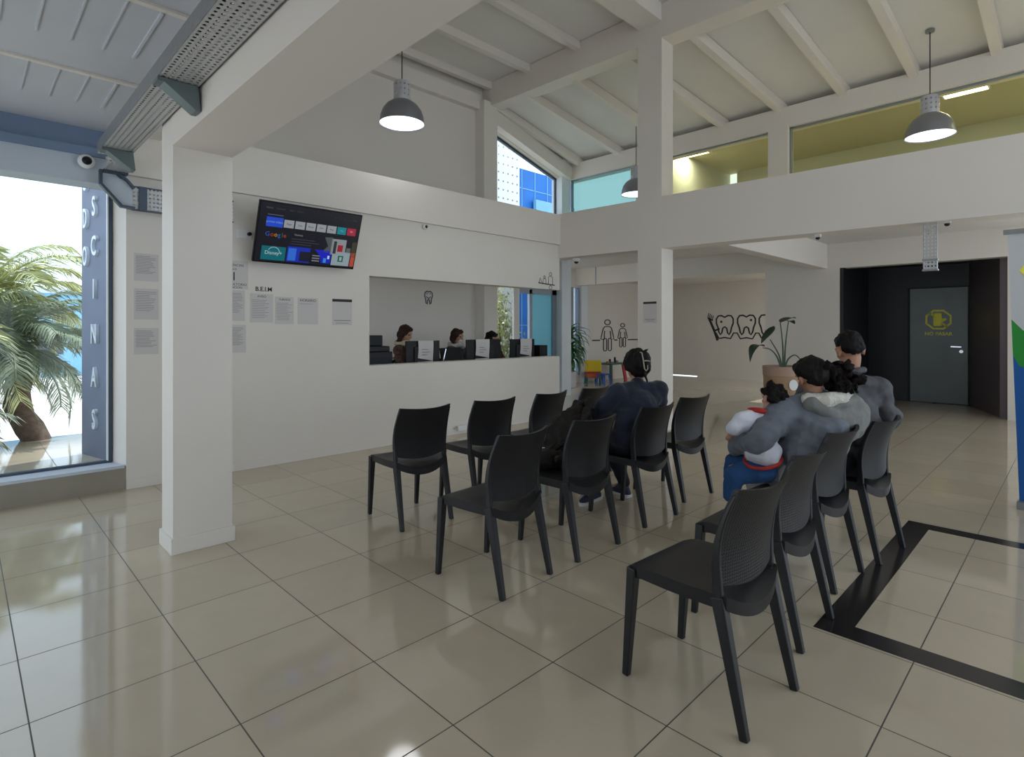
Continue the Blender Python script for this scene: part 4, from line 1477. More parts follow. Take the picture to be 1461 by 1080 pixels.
c.ball(V(3.665, 2.385, .70), (.205, .135, .20)).ball(V(3.63, 2.40, .58), (.215, .15, .12))
limb(c, [sl, el, wl.lerp(el, .06)], [.085, .070, .046])
limb(c, [sr, er, wr.lerp(er, .06)], [.085, .068, .046])
c.cap(neck + V(0, 0, -.055), neck + V(.003, .002, -.01), .088, .066)
organic(c, 'sweater', M['navy'], t, .008, 5, .014, 6.5, 1.3, (1, 1, 1.25))
c = MB()
limb(c, [pel + V(-.085, .02, -.01), kl, al + V(0, 0, .03)], [.098, .073, .052])
limb(c, [pel + V(.085, -.02, -.01), kr, ar + V(0, 0, .03)], [.098, .073, .052])
organic(c, 'trousers', M['navy_trouser'], t, .009, 5, .010, 9, 2.2)
for a_, tt in ((al, V(3.5, 2.785, 0)), (ar, V(4.02, 2.9, 0))):
    c = MB()
    shoe(c, a_, tt)
    so = organic(c, 'shoe', M['shoe_navy'], t, .006, 3)
    sole(a_, tt).build('sole', M['shoe_white'], so, world=True)
c = MB()
Pm = lambda x, y, z: hc + fm @ V(x, y, z)
e = fm.to_euler()
c.ball(Pm(0, -.020, .035), (.100, .102, .098), e).ball(Pm(0, -.062, -.015), (.090, .066, .085), e)
c.ball(Pm(.0, -.095, .02), (.078, .055, .092), e).ball(Pm(0, .03, .075), (.080, .062, .045), e)
for sx in (-1, 1):
    c.ball(Pm(sx * .078, -.012, .015), (.024, .052, .066), e)
c.cap(Pm(.03, -.09, -.05), Pm(.045, -.10, -.13), .020, .010).cap(Pm(.02, -.11, .09), Pm(.05, -.12, .118), .014, .006)
organic(c, 'hair', M['hair'], t, .007, 4, .012, 24, 3.1, (1, 1, .35))
ck = thing('hair_claw_clip', 'pale claw clip in the hair of the woman in navy', 'hair clip', Pm(.01, -.15, .02))
cm = MB()
cl = [Pm(-.030, -.150, .085), Pm(-.016, -.156, .08), Pm(-.008, -.160, .03), Pm(.002, -.158, -.04), Pm(.016, -.154, -.055), Pm(.030, -.152, -.04), Pm(.028, -.155, -.01)]
cm.tube(cl, [.004, .0048, .0048, .0048, .0048, .004, .0035], 8)
cm.build('claw', M['claw'], ck, world=True, angle=60)
MB().tube([Pm(.0, -.158, .02), Pm(.03, -.156, .022), Pm(.055, -.14, .02)], [.005, .004, .004], 8).build('spring_bar', M['claw'], ck, world=True, angle=60)

# --- her coat, heaped on the next seat
t = thing('coat', 'dark brown quilted coat heaped on a middle row seat beside the navy woman', 'coat', (3.05, 2.62, .47))
c = MB()
for p0, p1, r0, r1 in (((3.44, 2.72, .80), (3.20, 2.68, .70), .06, .085), ((3.20, 2.68, .70), (2.96, 2.58, .53), .085, .070),
                       ((3.36, 2.62, .74), (3.10, 2.58, .58), .08, .09), ((2.76, 2.55, .515), (3.10, 2.50, .53), .040, .055),
                       ((3.02, 2.44, .53), (3.22, 2.48, .62), .06, .09), ((3.42, 2.78, .72), (3.2, 2.74, .58), .07, .08)):
    c.cap(p0, p1, r0, r1)
organic(c, 'coat_body', M['coat'], t, .010, 4, .055, 6.5, 5.5, (1, 1.4, 1))
c = MB()
for k in range(3):
    c.cap((3.42 + .02 * k, 2.62 + .05 * k, .86 - .02 * k), (3.16 - .02 * k, 2.50 + .06 * k, .68 - .03 * k), .022, .026)
    c.cap((3.16 - .02 * k, 2.50 + .06 * k, .68 - .03 * k), (2.86 - .03 * k, 2.46 + .07 * k, .535 - .005 * k), .026, .02)
organic(c, 'coat_sleeve', M['coat'], t, .008, 3, .03, 11, 1.5)

# --- woman in the hooded jacket
t = thing('person', 'woman in a grey hooded jacket with a curly ponytail, bending over a baby', 'person', (3.55, 1.15, 0))
pel, chest, neck = V(3.55, 1.17, .555), V(3.60, 1.12, .80), V(3.645, 1.12, 1.0)
sl, sr = V(3.495, 1.235, .915), V(3.80, .995, .92)
el, er = V(3.265, 1.30, .755), V(3.90, 1.22, .70)
wl, wr = V(3.42, 1.50, .68), V(3.62, 1.50, .66)
kl, kr = V(3.70, 1.52, .50), V(3.90, 1.44, .50)
al, ar = V(3.93, 1.50, .09), V(3.81, 1.25, .09)
hc = V(3.652, 1.135, 1.115)
fm = head_frame((.62, .79, 0), R(-20), R(-8))
b = MB()
torso(b, pel, chest, neck, sl, sr, -.022)
limb(b, [sl, el, wl], [.042, .034, .024])
limb(b, [sr, er, wr], [.042, .034, .024])
limb(b, [pel + V(-.085, .02, 0), kl, al], [.072, .052, .034])
limb(b, [pel + V(.085, -.02, 0), kr, ar], [.072, .052, .034])
b.cap(al, V(3.88, 1.63, .045), .034, .026).cap(ar, V(3.72, 1.34, .045), .034, .026)
b.cap(neck + V(0, 0, -.04), hc + V(0, -.01, -.05), .050, .048)
P = add_head(b, hc, fm)
hand(b, wl, (.35, .4, .1), (.6, -.7, 0), 1)
hand(b, wr, (-.8, .1, .1), (0, -1, 0), -1)
organic(b, 'body', M['skin'], t, .0075, 3)
add_face(t, P, fm)
c = MB()
torso(c, pel, chest, neck, sl, sr, .024, 1.12)
c.ball(V(3.58, 1.12, .68), (.24, .15, .17)).ball(V(3.66, 1.06, .78), (.23, .14, .16))
limb(c, [sl, el, wl.lerp(el, .08)], [.092, .078, .052])
limb(c, [sr, er, wr.lerp(er, .08)], [.094, .082, .052])
organic(c, 'jacket', M['hoodie'], t, .008, 5, .022, 6, 7.3, (1, 1, 1.25))
c = MB()      # hood lying on the upper back
c.ball(V(3.75, .985, .875), (.175, .09, .15), Euler((0, 0, R(-25)))).ball(V(3.71, 1.00, .97), (.155, .08, .06), Euler((0, 0, R(-25))))
c.cap(V(3.53, 1.10, .965), V(3.62, 1.03, .90), .05, .06).cap(V(3.82, 1.00, .93), V(3.84, 1.08, .88), .06, .05)
organic(c, 'hood', M['hood'], t, .008, 5, .014, 9, 2.0)
c = MB()
ring = [V(3.555 + .0, 1.13, .985), V(3.585, 1.05, .99), V(3.66, 1.00, 1.0), V(3.75, .99, 1.0), V(3.80, 1.04, .99), V(3.80, 1.12, .98)]
for a_, b_ in zip(ring, ring[1:]):
    c.cap(a_ + V(-.01, -.012, -.004), b_ + V(-.01, -.012, -.004), .046, .046)
organic(c, 'hood_lining', M['fleece'], t, .007, 3, .010, 18, 4.0)
c = MB()
limb(c, [pel + V(-.085, .02, -.01), kl, al + V(0, 0, .03)], [.10, .076, .056])
limb(c, [pel + V(.085, -.02, -.01), kr, ar + V(0, 0, .03)], [.10, .076, .058])
organic(c, 'trousers', M['pale_trouser'], t, .009, 5, .014, 8, 2.2)
for a_, tt in ((al, V(3.86, 1.7, 0)), (ar, V(3.64, 1.42, 0))):
    c = MB()
    shoe(c, a_, tt)
    so = organic(c, 'shoe', M['shoe_white'], t, .006, 3)
    sole(a_, tt).build('sole', M['shoe_white'], so, world=True)
c = MB()
e = fm.to_euler()
Pm = lambda x, y, z: hc + fm @ V(x, y, z)
c.ball(Pm(0, -.018, .035), (.088, .098, .092), e).ball(Pm(0, -.06, .0), (.080, .06, .07), e).ball(Pm(0, .035, .075), (.07, .055, .042), e)
c.ball(Pm(.072, -.02, .03), (.024, .05, .05), e).ball(Pm(-.072, -.02, .035), (.024, .05, .045), e)
organic(c, 'hair', M['hair'], t, .007, 4, .012, 22, 3.1, (1, 1, .4))
c = MB()
rnd = random.Random(2)
pc = hc + V(.062, -.135, .012)
c.cap(Pm(.03, -.10, .03), pc, .035, .05)
for k in range(80):
    d = V(rnd.gauss(0, 1), rnd.gauss(0, 1), rnd.gauss(0, 1)).normalized() * rnd.uniform(.04, .088)
    d.z *= 1.2
    c.ball(pc + d + V(0.012, -.012, -.012), rnd.uniform(.016, .028), None, 8, 6)
organic(c, 'ponytail', M['hair_curly'], t, .006, 1, .03, 30, 6.0)

# --- the baby on her lap
t = thing('person', 'baby in white and red knitwear with blue trousers on a lap', 'person', (3.36, 1.36, .6))
hc = V(3.475, 1.295, .985)
fm = head_frame((.5, .8, 0), R(-10), R(10))
b = MB()
b.ball(V(3.36, 1.34, .66), (.085, .075, .10)).ball(V(3.41, 1.33, .80), (.08, .07, .09)).cap(V(3.43, 1.32, .87), hc, .035, .04)
P = add_head(b, hc, fm, .72)
limb(b, [V(3.37, 1.36, .85), V(3.28, 1.41, .86), V(3.25, 1.45, .80)], [.032, .028, .020])
limb(b, [V(3.49, 1.36, .84), V(3.52, 1.43, .76), V(3.50, 1.48, .72)], [.032, .028, .020])
limb(b, [V(3.34, 1.36, .58), V(3.26, 1.44, .56), V(3.24, 1.46, .42)], [.05, .042, .028])
limb(b, [V(3.42, 1.38, .58), V(3.46, 1.54, .58), V(3.46, 1.56, .46)], [.05, .042, .028])
hand(b, V(3.25, 1.45, .80), (-.1, .3, -.8), (.7, .5, 0), 1, .5, .5)
hand(b, V(3.50, 1.48, .72), (0, .5, -.5), (-.5, 0, -.5), -1, .5, .5)
organic(b, 'body', M['skin_pale'], t, .0055, 3)
add_face(t, P, fm, True, .72)
c = MB()
c.ball(V(3.335, 1.30, .690), (.112, .104, .085)).ball(V(3.40, 1.32, .80), (.10, .088, .11))
limb(c, [V(3.37, 1.36, .865), V(3.29, 1.40, .86), V(3.245, 1.43, .82)], [.056, .058, .046])
limb(c, [V(3.49, 1.36, .84), V(3.52, 1.43, .76)], [.052, .046])
organic(c, 'jumper', M['baby_white'], t, .007, 4, .012, 12, 1.0)
c = MB()
hem = circle(0, 0, 1, 16)
for k in range(16):
    a_, b_ = hem[k], hem[(k + 1) % 16]
    c.cap((3.333 + .105 * a_[0], 1.300 + .098 * a_[1], .640 + .03 * a_[0]), (3.333 + .105 * b_[0], 1.300 + .098 * b_[1], .640 + .03 * b_[0]), .011)
organic(c, 'hem', M['baby_red'], t, .006, 2)
c = MB()
for k in range(16):
    a_, b_ = hem[k], hem[(k + 1) % 16]
    c.cap((3.405 + .06 * a_[0], 1.345 + .055 * a_[1], .905 - .02 * a_[0]), (3.405 + .06 * b_[0], 1.345 + .055 * b_[1], .905 - .02 * b_[0]), .017)
organic(c, 'neckband', M['baby_red'], t, .006, 2)
c = MB()
c.ball(V(3.335, 1.32, .575), (.105, .095, .068))
limb(c, [V(3.31, 1.34, .565), V(3.25, 1.42, .555), V(3.235, 1.45, .43)], [.072, .062, .046])
limb(c, [V(3.40, 1.36, .57), V(3.45, 1.52, .575), V(3.455, 1.55, .47)], [.065, .056, .042])
organic(c, 'trousers', M['baby_blue'], t, .007, 4, .010, 12, 3.0)
c = MB()
e = fm.to_euler()
Pm = lambda x, y, z: hc + fm @ V(x, y, z)
c.ball(Pm(0, -.014, .024), (.064, .068, .066), e).ball(Pm(0, -.035, -.008), (.056, .045, .045), e).ball(Pm(-.03, -.02, .075), (.03, .03, .025), e)
c.ball(Pm(.05, -.03, .04), (.025, .03, .03), e)
organic(c, 'hair', M['hair_curly'], t, .0055, 2, .022, 26, 9.0)

# --- man in the grey jacket
t = thing('person', 'man with short dark hair in a grey jacket, leaning forward on his chair', 'person', (4.15, 1.1, 0))
pel, chest, neck = V(4.13, 1.07, .565), V(4.21, 1.08, .86), V(4.26, 1.10, 1.10)
sl, sr = V(4.12, 1.26, 1.0), V(4.37, .955, .99)
el, er = V(4.17, 1.45, .78), V(4.465, .905, .80)
wl, wr = V(4.22, 1.62, .60), V(4.44, 1.15, .68)
kl, kr = V(4.05, 1.55, .51), V(4.33, 1.50, .51)
al, ar = V(4.05, 1.60, .09), V(4.36, 1.55, .09)
hc = V(4.265, 1.09, 1.26)
fm = head_frame((.76, .65, 0), R(-18), R(-6))
b = MB()
torso(b, pel, chest, neck, sl, sr, -.016, 1.05)
limb(b, [sl, el, wl], [.046, .038, .028])
limb(b, [sr, er, wr], [.046, .038, .028])
limb(b, [pel + V(-.09, .02, 0), kl, al], [.076, .056, .036])
limb(b, [pel + V(.09, -.02, 0), kr, ar], [.076, .056, .036])
b.cap(al, V(4.05, 1.74, .045), .036, .028).cap(ar, V(4.37, 1.70, .045), .036, .028)
b.cap(neck + V(0, 0, -.05), hc + V(.0, -.01, -.05), .060, .058)
P = add_head(b, hc, fm, 1.04)
hand(b, wl, (.4, .5, -.4), (.3, -.6, -.6), 1)
hand(b, wr, (-.4, .8, -.2), (-.5, 0, -.8), -1)
organic(b, 'body', M['skin'], t, .0075, 3)
add_face(t, P, fm)
c = MB()
torso(c, pel, chest, neck, sl, sr, .018, 1.05)
c.ball(V(4.20, 1.05, .74), (.185, .15, .19), Euler((0, 0, R(-30))))
for q_ in (sl, sr):
    c.cap(neck + V(0, 0, -.05), neck.lerp(q_, .75) + V(0, 0, -.01), .085, .075)
limb(c, [sl, el, wl.lerp(el, .08)], [.088, .076, .048])
limb(c, [sr, er, wr.lerp(er, .08)], [.086, .074, .048])
organic(c, 'jacket', M['jacket'], t, .008, 5, .020, 6.5, 3.7, (1, 1, 1.25))
c = MB()
cr = [neck + V(.085 * math.cos(a) - .005, .085 * math.sin(a) - .005, .012 - .02 * math.sin(a)) for a in [k * 2 * PI / 14 for k in range(15)]]
for a_, b_ in zip(cr, cr[1:]):
    c.cap(a_, b_, .022, .022)
organic(c, 'jacket_collar', M['jacket'], t, .006, 3)
c = MB()
limb(c, [pel + V(-.09, .02, -.01), kl, al + V(0, 0, .02)], [.102, .078, .056])
limb(c, [pel + V(.09, -.02, -.01), kr, ar + V(0, 0, .02)], [.102, .078, .056])
organic(c, 'trousers', M['dark_trouser'], t, .009, 5, .010, 8, 2.2)
for a_, tt in ((al, V(4.05, 1.8, 0)), (ar, V(4.38, 1.8, 0))):
    c = MB()
    shoe(c, a_, tt, 1.08)
    so = organic(c, 'shoe', M['black'], t, .006, 3)
    sole(a_, tt, 1.08).build('sole', M['darkgrey'], so, world=True)
c = MB()
e = fm.to_euler()
Pm = lambda x, y, z: hc + fm @ (V(x, y, z) * 1.04)
c.ball(Pm(0, -.016, .050), (.082, .094, .080), e).ball(Pm(0, -.050, .015), (.076, .052, .062), e).ball(Pm(0, .04, .085), (.062, .05, .034), e)
organic(c, 'hair', M['hair'], t, .006, 3, .006, 30, 3.1)

# --- three receptionists behind the counter
def receptionist(label, hc, face, tilt, top, hair, style):
    t = thing('person', label, 'person', (hc.x, hc.y, 0), group='receptionists behind the counter')
    fm = head_frame(face, R(tilt))
    f2 = V(face[0], face[1], 0).normalized()
    ax = f2.cross(V(0, 0, 1))
    neck = hc - f2 * .02 + V(0, 0, -.15)
    pel, chest = neck - f2 * .06 + V(0, 0, -.57), neck - f2 * .01 + V(0, 0, -.20)
    sl, sr = neck - ax * .18 + V(0, 0, -.07), neck + ax * .18 + V(0, 0, -.07)
    el, er = sl + f2 * .10 - ax * .04 + V(0, 0, -.24), sr + f2 * .10 + ax * .04 + V(0, 0, -.24)
    wl, wr = el + f2 * .20 + ax * .06 + V(0, 0, .0), er + f2 * .20 - ax * .06
    b = MB()
    torso(b, pel, chest, neck, sl, sr, -.022)
    limb(b, [sl, el, wl], [.042, .034, .024])
    limb(b, [sr, er, wr], [.042, .034, .024])
    kn = [pel + ax * s_ * .09 + f2 * .40 for s_ in (-1, 1)]
    for k_, s_ in zip(kn, (-1, 1)):
        limb(b, [pel + ax * s_ * .08, k_, V(k_.x, k_.y, .09)], [.072, .052, .034])
        b.cap(V(k_.x, k_.y, .08), V(k_.x, k_.y, .04) + f2 * .13, .034, .026)
    b.cap(neck + V(0, 0, -.04), hc + V(0, 0, -.05), .048, .046)
    P = add_head(b, hc, fm)
    hand(b, wl, f2, (0, 0, -1), 1)
    hand(b, wr, f2, (0, 0, -1), -1)
    organic(b, 'body', M['skin'], t, .009, 3)
    add_face(t, P, fm, style != 'mask')
    c = MB()
    torso(c, pel, chest, neck, sl, sr, .014, 1.05)
    limb(c, [sl, el, wl.lerp(el, .1)], [.078, .066, .046])
    limb(c, [sr, er, wr.lerp(er, .1)], [.078, .066, .046])
    organic(c, 'top', M[top], t, .011, 5, .018, 7, hc.x)
    c = MB()
    for k_, s_ in zip(kn, (-1, 1)):
        limb(c, [pel + ax * s_ * .08, k_, V(k_.x, k_.y, .11)], [.098, .074, .052])
    organic(c, 'trousers', M['dark_trouser'], t, .012, 4)
    e = fm.to_euler()
    Pm = lambda x, y, z: hc + fm @ V(x, y, z)
    c = MB()
    c.ball(Pm(0, -.022, .038), (.090, .095, .092), e).ball(Pm(0, -.06, -.02), (.085, .055, .085), e)
    for s_ in (-1, 1):
        c.ball(Pm(s_ * .074, -.004, .0), (.022, .045, .07), e)
        if style != 'short':
            c.cap(Pm(s_ * .078, -.015, -.02), Pm(s_ * .080, -.02, -.15), .032, .024)
    c.ball(Pm(0, .035, .085), (.07, .05, .035), e)
    organic(c, 'hair', M[hair], t, .008, 3, .014, 20, hc.x, (1, 1, .4))
    if style in ('scarf', 'mask'):
        c = MB()
        rg = [neck + V(.098 * math.cos(a), .088 * math.sin(a), .015 + .012 * math.sin(3 * a)) for a in [k * 2 * PI / 12 for k in range(13)]]
        for a_, b_ in zip(rg, rg[1:]):
            c.cap(a_, b_, .042, .042)
        if style == 'scarf':
            c.cap(neck + f2 * .09 - ax * .03, neck + f2 * .14 - ax * .05 + V(0, 0, -.25), .045, .035)
            c.cap(neck + f2 * .09 + ax * .03, neck + f2 * .15 + ax * .03 + V(0, 0, -.22), .045, .035)
            c.cap(neck - ax * .12, sl - ax * .04, .05, .04)
        organic(c, 'scarf', M['scarf' if style == 'scarf' else 'fleece'], t, .008, 3, .014, 14, 2.0)
    if style == 'mask':
        c = MB()
        c.ball(Pm(0, .072, -.058), (.052, .040, .040), e).ball(Pm(0, .05, -.07), (.058, .05, .036), e)
        organic(c, 'face_mask', M['shoe_white'], t, .006, 2)
    # the office chair she sits on
    ch = thing('office_chair', 'office chair under the ' + label[0].lower() + label[1:].split(',')[0], 'chair', (pel.x, pel.y, 0), (0, 0, math.atan2(f2.y, f2.x) - PI / 2), group='office chairs behind the counter')
    sz = pel.z - .12
    B(-.22, .22, -.20, .24, sz - .06, sz).build('seat', M['darkgrey'], ch, bevel=.02)
    B(-.20, .20, -.26, -.22, sz + .10, sz + .50).build('backrest', M['darkgrey'], ch, bevel=.015)
    MB().tube([(0, 0, .08), (0, 0, sz - .06)], .03, 12).build('column', M['black'], ch, angle=40)
    MB().tube([(0, -.1, sz - .05), (0, -.24, sz - .03), (0, -.265, sz + .2)], .018, 8).build('back_stem', M['black'], ch, angle=40)
    for k in range(5):
        a = k * 2 * PI / 5
        lg = MB().bar((0, 0, .09), (.27 * math.cos(a), .27 * math.sin(a), .065), .04, .03)
        l_ = lg.build('leg', M['black'], ch)
        MB().ball((.27 * math.cos(a), .27 * math.sin(a), .027), (.027, .027, .027)).build('caster', M['black'], l_, angle=80)
receptionist('receptionist with long brown hair and a beige scarf, nearest the printer', V(4.50, 6.72, 1.335), (.5, -.8, 0), -22, 'brown_top', 'hair_brown', 'scarf')
receptionist('receptionist with dark hair and a white face mask between two monitors', V(5.46, 6.74, 1.285), (.35, -.9, 0), -10, 'jacket', 'hair_brown', 'mask')
receptionist('receptionist in a brown patterned top, mostly behind the middle monitor', V(6.16, 6.72, 1.245), (.1, -1, 0), -20, 'brown_top', 'hair', 'short')

# ---------------------------------------------------------------- on and behind the counter
t = thing('reception_desk', 'long worktop behind the reception wall carrying the monitors', 'desk', (5.2, 6.28, 0))
B(3.5, 6.86, 6.08, 6.42, .735, .76).build('worktop', M['lintel_pale'], t, world=True)
for x in (3.55, 5.2, 6.8):
    B(x - .02, x + .02, 6.10, 6.40, 0, .735).build('side_panel', M['lintel_pale'], t, world=True)
def monitor(x0, x1, z1, px0, px1, label, plabel, yaw):
    xc = (x0 + x1) / 2
    t = thing('computer_monitor', label, 'monitor', (xc, 6.22, .76), (0, 0, R(yaw)), group='monitors along the counter')
    w_ = (x1 - x0) / 2
    zt = z1 - .76
    shell = B(-w_, w_, -.012, .012, zt - .345, zt).build('screen_shell', M['black'], t, bevel=.005)
    B(-w_ * .55, w_ * .55, -.030, -.012, zt - .28, zt - .08).build('rear_bulge', M['darkgrey'], t, bevel=.008)
    B(-w_ + .01, w_ - .01, .012, .014, zt - .33, zt - .012).build('display', emissive('display_glow', (120, 140, 170), .4), shell)
    MB().box(-.03, .03, -.026, -.012, .01, zt - .2).build('stand', M['black'], t)
    MB().lathe([(.11, 0), (.11, .008), (.03, .016)], (0, .03, 0), 24).build('base', M['black'], t, angle=40)
    p = thing('paper_notice', plabel, 'notice', (xc, 6.22, .76), (0, 0, R(yaw)), group='sheets taped to the monitors')
    a, b_ = px0 - xc, px1 - xc
    pm = MB()
    n = 7
    vs = []
    for k in range(n):
        z = zt + .004 - .335 * k / (n - 1)
        y = -.034 - .012 * math.sin(k * .9) * (k / n)
        vs += [(a + .003 * math.sin(k), y, z), (b_ + .003 * math.sin(k + 1), y - .004, z)]
    vs += [(v[0], v[1] + .0012, v[2]) for v in vs]
    o = 2 * n
    fs = []
    for k in range(n - 1):
        fs += [(2 * k, 2 * k + 1, 2 * k + 3, 2 * k + 2), (o + 2 * k, o + 2 * k + 2, o + 2 * k + 3, o + 2 * k + 1),
               (2 * k, 2 * k + 2, o + 2 * k + 2, o + 2 * k), (2 * k + 1, o + 2 * k + 1, o + 2 * k + 3, 2 * k + 3)]
    pm.add(vs, fs).build('sheet', M['paper'], p, angle=80)
    lm = MB()
    for k in range(3):
        lm.box(a + .05, a + .05 + (.10, .13, .08)[k], -.049, -.047, zt - .12 - .035 * k, zt - .112 - .035 * k)
    lm.build('printed_lines', M['ink'], p)
monitor(4.17, 4.72, 1.247, 4.35, 4.592, 'monitor with a taped sheet nearest the printer', 'white sheet taped on the back of the monitor nearest the printer', 0)
monitor(5.22, 5.86, 1.252, 5.374, 5.622, 'middle monitor with a taped sheet', 'white sheet taped on the back of the middle monitor', -4)
monitor(6.10, 6.62, 1.248, 6.292, 6.533, 'monitor with a taped sheet beside the blue window', 'white sheet taped on the monitor beside the blue window', -3)
t = thing('printer', 'black office printer at the wall end of the counter', 'printer', (3.76, 6.30, .76))
B(-.19, .16, -.17, .18, 0, .36).build('body', M['darkgrey'], t, bevel=.012)
B(-.18, .13, -.15, .16, .36, .43).build('scanner_lid', M['black'], t, bevel=.01)
B(-.19, .16, -.19, -.17, .27, .285).build('paper_slot', M['black'], t)
B(-.19, .12, .0, .18, .43, .565).build('paper_feeder', M['darkgrey'], t, bevel=.01)
t = thing('desk_phone', 'dark desk phone between the printer and the nearest monitor', 'telephone', (4.02, 6.16, .76))
MB().prism([(-.10, 0), (.10, 0), (.10, .05), (-.10, .22)], (-.11, 0, 0), (0, 1, 0), (0, 0, 1), .22).build('cradle', M['black'], t)
MB().tube([(-.07, -.08, .25), (-.07, 0, .235), (-.07, .06, .20)], [.026, .018, .026], 10).build('handset', M['darkgrey'], t, angle=50)
t = thing('card_terminal', 'dark flat screen unit between the first two monitors', 'card terminal', (4.93, 6.20, .76))
MB().bar((0, 0, .19), (0, .05, .38), .36, .02, (0, 1, 0)).build('screen', M['black'], t, bevel=.004)
MB().bar((0, .05, 0), (0, .04, .22), .06, .03).build('stand', M['darkgrey'], t)
MB().bar((-.17, -.015, .19), (-.12, -.015, .37), .012, .008, (0, 1, 0)).build('stylus', M['chrome'], t)
t = thing('speaker_box', 'small black box at the open end of the counter', 'box', (6.75, 6.2, .76))
B(-.09, .09, -.09, .09, 0, .385).build('case', M['black'], t, bevel=.006)
MB().tube([(.0, -.09, .30), (0, -.094, .30)], .05, 16).build('grille', M['darkgrey'], t, angle=40)

# ---------------------------------------------------------------- plants
def blade(mb, pts, w, fold=.25, up=V(0, 0, 1)):
    """leaf along a centre line; w = half width along it"""
    n = len(pts)
    vs = []
    for i, p in enumerate(pts):
        d = (pts[min(i + 1, n - 1)] - pts[max(i - 1, 0)]).normalized()
        s_ = d.cross(up)
        s_ = s_.normalized() if s_.length > 1e-4 else V(1, 0, 0)
        u = s_.cross(d)
        vs += [p - s_ * w[i] + u * w[i] * fold, p, p + s_ * w[i] + u * w[i] * fold]
    o = len(vs)
    vs += [v + V(0, 0, -.003) for v in vs]
    fs = []
    for i in range(n - 1):
        a = 3 * i
        fs += [(a, a + 1, a + 4, a + 3), (a + 1, a + 2, a + 5, a + 4), (o + a, o + a + 3, o + a + 4, o + a + 1), (o + a + 1, o + a + 4, o + a + 5, o + a + 2),
               (a, a + 3, o + a + 3, o + a), (a + 2, o + a + 2, o + a + 5, a + 5)]
    mb.add(vs, fs)

t = thing('potted_dracaena', 'bushy green dracaena in a pale pot past the counter end', 'potted plant', (10.46, 8.64, 0))
MB().lathe([(.13, 0), (.15, .02), (.175, .36), (.185, .40), (.17, .40), (.165, .36)], (0, 0, 0), 28).build('pot', M['pot_grey'], t, angle=40)
MB().lathe([(.165, .355), (.0001, .365)], (0, 0, 0), 20, False, False).build('soil', M['soil'], t)
MB().tube([(0, 0, .36), (.03, 0, .8), (-.02, 0, 1.2)], [.035, .03, .025], 8).tube([(.05, .03, .36), (.1, .05, .7)], [.03, .025], 8).build('stem', M['palm_trunk'], t, angle=60)
rnd = random.Random(5)
lm = MB()
for base, n, L, e0, e1 in ((V(-.02, 0, 1.2), 40, .62, 1.45, -.2), (V(.1, .05, .72), 30, .55, 1.1, -.4), (V(0, 0, .95), 34, .60, 1.0, -.4)):
    for i in range(n):
        az = i * 2.4 + rnd.uniform(-.2, .2)
        el = e0 + (e1 - e0) * i / n
        d = V(math.cos(az), math.sin(az), 0)
        l_ = L * rnd.uniform(.8, 1.15)
        pts = [base]
        for k in range(1, 7):
            ee = el - 1.9 * (k / 6) ** 1.6 * rnd.uniform(.8, 1.1)
            pts.append(pts[-1] + (d * math.cos(ee) + V(0, 0, math.sin(ee))) * l_ / 6)
        blade(lm, pts, [.014, .034, .042, .040, .032, .020, .003])
lm.build('foliage', M['leaf_bright'], t, angle=60)
t = thing('flower_pot', 'dull pink pot half hidden behind the counter end', 'pot', (10.18, 8.72, 0))
MB().lathe([(.14, 0), (.17, .03), (.20, .40), (.215, .44), (.195, .44), (.185, .38)], (0, 0, 0), 28).build('pot', M['pot_pink'], t, angle=40)
MB().lathe([(.19, .385), (.0001, .39)], (0, 0, 0), 20, False, False).build('soil', M['soil'], t)

t = thing('potted_strelitzia', 'sparse big-leaved plant in a tall wood-toned planter by the far wall', 'potted plant', (8.40, 2.98, 0))
MB().lathe([(.235, 0), (.245, .02), (.272, .74)], (0, 0, 0), 36, True, False).build('planter', M['terracotta'], t, angle=40)
MB().lathe([(.272, .74), (.278, .745), (.283, .875), (.268, .88), (.26, .80)], (0, 0, 0), 36, False, False).build('planter_rim', M['terra_band'], t, angle=40)
MB().lathe([(.262, .82), (.0001, .83)], (0, 0, 0), 20, False, False).build('soil', M['soil'], t)
MB().prism([(.06 * math.cos(a) , .075 * math.sin(a)) for a in [k * 2 * PI / 24 for k in range(24)]], V(0, 0, 0) + V(-.191, -.194, .63), V(.7071, -.7071, 0), V(0, 0, 1), .004).build('round_sticker', M['white_plastic'], t)
def big_leaf(stem, leafpts, w, label):
    stem = [Vector(p) for p in stem]
    q = []
    for i in range(len(stem) - 1):
        for k in range(4):
            q.append(stem[i].lerp(stem[i + 1], k / 4))
    q.append(stem[-1])
    for _ in range(3):
        q = [q[0]] + [(q[i - 1] + q[i] * 2 + q[i + 1]) / 4 for i in range(1, len(q) - 1)] + [q[-1]]
    n = len(q)
    so = MB().tube(q, [.013 - .007 * i / n for i in range(n)], 6).build('stalk', M['stalk'], t, world=True, angle=60)
    lp = [Vector(p) for p in leafpts]
    qq = []
    for i in range(len(lp) - 1):
        for k in range(3):
            qq.append(lp[i].lerp(lp[i + 1], k / 3))
    qq.append(lp[-1])
    for _ in range(2):
        qq = [qq[0]] + [(qq[i - 1] + qq[i] * 2 + qq[i + 1]) / 4 for i in range(1, len(qq) - 1)] + [qq[-1]]
    m_ = len(qq)
    lb = MB()
    blade(lb, qq, [w * math.sin(PI * (i / (m_ - 1)) ** .8) ** .8 + .003 for i in range(m_)], .18)
    lb.build('leaf', M['leaf'], so, world=True, angle=60)
r_ = V(.712, -.702, 0)
b0 = V(8.37, 2.98, .82)
